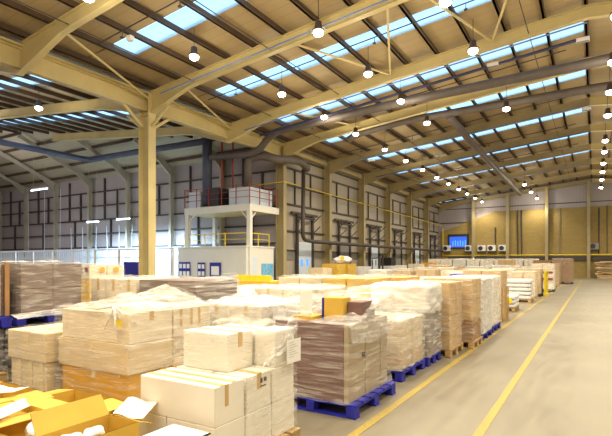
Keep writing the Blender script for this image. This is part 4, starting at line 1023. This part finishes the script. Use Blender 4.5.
tag(MB().box(-9.25, -8.0, 11.2, 11.3, 1.19, 1.36).build('barrier_board', M['yellow']), 'bright yellow barrier board lying across loads in the centre', 'barrier')
wrapped_load(-9.3, -7.9, 11.1, 12.1, 1.2, 'c_yellow', None, 'yellow-brown load behind the yellow barrier board', 3)
# mid rows: grid with varied heights
random.seed(11)
cols = [(-4.65, 'second'), (-5.95, 'third'), (-7.3, 'fourth'), (-8.7, 'fifth'), (-10.1, 'sixth'), (-11.6, 'seventh')]
ys = [12.2, 15.2, 18.3, 22.6, 26.5, 30.5, 34.5, 38.5]
choices = [('c_cream', 'film_thick'), ('c_beige', 'film'), ('c_white', 'film_white'), ('c_kraft', 'film'), ('c_white', 'film_thick'), ('c_orange', 'film'), ('c_beige', 'film_thick')]
for ci, (cx, cn) in enumerate(cols):
    for yi, y in enumerate(ys):
        if yi < 1 and ci in (2, 3): continue
        if ci == 0 and yi in (1, 2, 3): continue
        if y+random.random() > 20 and random.random() < .12: continue
        m, fm = random.choice(choices); h = random.uniform(1.1, 1.3) if y < 24 else random.uniform(1.2, 1.5)
        if cx < -8 and y < 24: h = random.uniform(.85, 1.0)
        wrapped_load(cx, cx+1.1, y, y+1.2, h, m, fm, '%s wrapped load, %s row from the aisle, %s load back' % (CNAME[m], cn, nth(yi).replace('nearest', 'first')), 3, 2)
# along the aisle edge
wrapped_load(-3.4, -2.35, 24.6, 25.8, 1.3, 'c_beige', 'film', 'beige load beyond the striped white sacks', 4)
wrapped_load(-3.4, -2.3, 26.6, 28.0, 1.4, 'c_kraft', 'film', 'light brown load beside the yellow bordered frame', 4, pal='darkbox')
yf = empty('yellow_frame', (-2.2, 27.2, 0), label='bright yellow frame standing against the light brown load by the aisle', cat='frame')
MB().box(0, .1, 0, .12, 0, 1.3).box(0, .1, 1.2, 1.32, 0, 1.3).box(0, .1, .12, 1.2, 1.2, 1.3).box(0, .1, .12, 1.2, 0, .1).box(0.02, .06, .12, 1.2, .1, 1.2).build('frame', M['yellow'], yf)
wrapped_load(-3.2, -2.0, 31.2, 32.6, 1.65, ['c_white', 'c_cream', 'c_white', 'c_cream'], 'film', 'white load with red bands near the end of the row', 4, pal='darkbox')
tag(MB().box(-3.15, -2.05, 31.14, 31.16, .7, .82).box(-3.15, -2.05, 31.14, 31.16, 1.1, 1.2).build('printed_band', M['red']), 'red printed bands on the white load near the end of the row', 'marking')
wrapped_load(-3.4, -2.1, 37.0, 38.4, 1.6, 'c_kraft', 'film', 'light brown load behind the red banded white load', 4)
wrapped_load(-2.9, -1.45, 43.2, 45.0, 2.0, 'c_brown', 'film', 'tall brown load at the end of the white and blue row', 5, pal='darkbox')
wrapped_load(-4.3, -3.0, 43.2, 45.0, 1.9, 'c_brown', None, 'tall brown load left of the last brown one', 5)
x = -13.6; i = 0
while x < -4.4:
    wrapped_load(x, x+1.1, 45.0, 46.2, 2.02, ['c_blue', 'c_blue', 'c_white'] if i != 6 else 'c_white', 'film' if i != 2 else 'film_white', 'tall white and blue load, %s from the left in the long back row' % nth(i).replace('nearest', 'first'), 3, 3)
    x += 1.2; i += 1
wrapped_load(-6.6, -5.4, 40.6, 41.8, 1.92, 'c_kraft', None, 'light brown load with open top flaps before the white and blue row', 3)
# scrap board pile at far right
random.seed(5)
r = empty('board_pile', (.1, 57.4, 0), label='untidy pile of flattened brown board by the far wall at right', cat='pile')
for k in range(17):
    a = random.uniform(-.35, .35); L, W = random.uniform(2.6, 3.6), random.uniform(1.6, 2.0)
    mb = MB(); mb.box(-L/2, L/2, -W/2, W/2, 0, .08)
    o = mb.build('board', M['c_kraft' if k % 3 else 'c_beige'], r, loc=(1.8+random.uniform(-.2, .2), 1.2+random.uniform(-.1, .1), .15+k*.1)); o.rotation_euler = (random.uniform(-.03, .03), random.uniform(-.03, .03), a)
MB().box(.2, 3.4, .2, 2.2, 0, .14).build('pallet', M['wood'], r)
# items against the dock wall
def dock_load(x, y, h, m, label): wrapped_load(x, x+1.1, y, y+1.2, h, m, None, label, 3, 2)
dock_load(-15.2, 25.3, 1.4, 'c_beige', 'beige load near the dock wall, nearest of the loads there')
dock_load(-15.0, 26.8, 1.65, 'c_yellow', 'gold-brown load near the dock wall, left under the white bag')
dock_load(-14.9, 28.2, 1.65, 'c_yellow', 'gold-brown load near the dock wall carrying the white bag')
bpy_bag = None
def bag(x, y, z, r, label):
    bm = bmesh.new(); bmesh.ops.create_icosphere(bm, subdivisions=3, radius=r)
    for v in bm.verts: v.co *= 1+.25*noise.noise(v.co*4); v.co.z = max(-r*.4, v.co.z*.6); v.co.x *= 1.3
    me = bpy.data.meshes.new('white_bag'); bm.to_mesh(me); bm.free(); me.materials.append(M['c_sack'])
    o = bpy.data.objects.new('white_bag', me); C.objects.link(o); o.location = (x, y, z); tag(o, label, 'bag')
bag(-14.35, 28.4, 1.86, .5, 'bulging white bag on top of the gold-brown load by the dock wall')
tag(MB().lathe([(.14, -.01), (.14, .02)], 14).build('round_label', M['yellow'], loc=(-14.1, 27.9, 2.0)), 'round yellow label on the white bag', 'label').rotation_euler = (PI/2, 0, .6)
dock_load(-14.7, 30.3, 1.45, 'c_sack', 'low white load near the dock wall, beyond the gold ones')
dock_load(-14.6, 35.2, 1.45, 'c_sack', 'white bundled load under the black crate by the dock wall')
tag(MB().box(-14.5, -13.6, 35.4, 36.3, 1.46, 2.1).build('black_crate', M['black'], bevel=.02), 'black crate on the white bundled load by the dock wall', 'crate')
dock_load(-14.4, 37.0, 1.5, 'c_white', 'white bundled load beside the black crate')
dock_load(-14.0, 40.5, 1.6, 'c_cream', 'cream load far along the dock wall')
dock_load(-13.8, 43.5, 1.7, 'c_orange', 'gold load far along the dock wall')
# forklift (dark, small, by the dock wall)
fk = empty('pallet_truck', (-14.6, 33.0, 0), label='small dark stacker truck standing by the dock wall', cat='truck')
MB().box(0, .9, 0, .9, .25, 1.0).build('body', M['black'], fk, bevel=.05)
MB().box(.9, 1.0, .1, .2, .1, 2.3).box(.9, 1.0, .7, .8, .1, 2.3).box(.9, 1.0, .1, .8, 2.2, 2.3).build('mast', M['pipe_dark'], fk)
MB().box(1.0, 2.0, .15, .27, .08, .14).box(1.0, 2.0, .63, .75, .08, .14).build('fork', M['pipe_dark'], fk)
MB().tube([(.1, .1, 1.0), (.1, .1, 2.0), (.8, .1, 2.05), (.8, .8, 2.05), (.1, .8, 2.0), (.1, .8, 1.0)], .03, 6).build('overhead_guard', M['black'], fk)
for x, y in ((.15, 0), (.75, 0), (.15, .8), (.75, .8)):
    w = MB().lathe([(.18, 0), (.18, .1)], 14).build('wheel', M['black'], fk, loc=(x, y+.1, .19)); w.rotation_euler.x = PI/2
# blue pallet stack in the middle distance
for i in range(3):
    bp = pallet(-4.0, -2.9, 15.6, 16.7, 'blue empty pallet in the short pile behind the white stack, %s' % TIER[3][i], 'blue_ply'); bp.location.z = .15*i+.9
wrapped_load(-4.05, -2.85, 15.55, 16.75, .9, 'c_kraft', None, 'light brown load under the blue empty pallets', 2)

# ------------------------------------------------------------------ sky and camera
w = bpy.data.worlds.new('sky'); bpy.context.scene.world = w; w.use_nodes = True
bg = w.node_tree.nodes['Background']; bg.inputs[0].default_value = (.40, .68, 1.0, 1); bg.inputs[1].default_value = 2.4

cam = bpy.data.cameras.new('camera'); co = bpy.data.objects.new('camera', cam); C.objects.link(co)
cam.sensor_width = 36; cam.lens = 476/612*36; cam.shift_y = (262-218)/612; cam.clip_end = 200
co.location = (0, 0, 1.75); co.rotation_euler = (PI/2, 0, math.radians(31.1757))
sc = bpy.context.scene; sc.camera = co
sc.view_settings.view_transform = 'Standard'; sc.view_settings.look = 'None'; sc.view_settings.gamma = 1
sc.view_settings.exposure = 0.0
sc.cycles.max_bounces = 8; sc.cycles.transparent_max_bounces = 24; sc.cycles.diffuse_bounces = 4
sc.cycles.sample_clamp_indirect = 6; sc.cycles.use_denoising = True
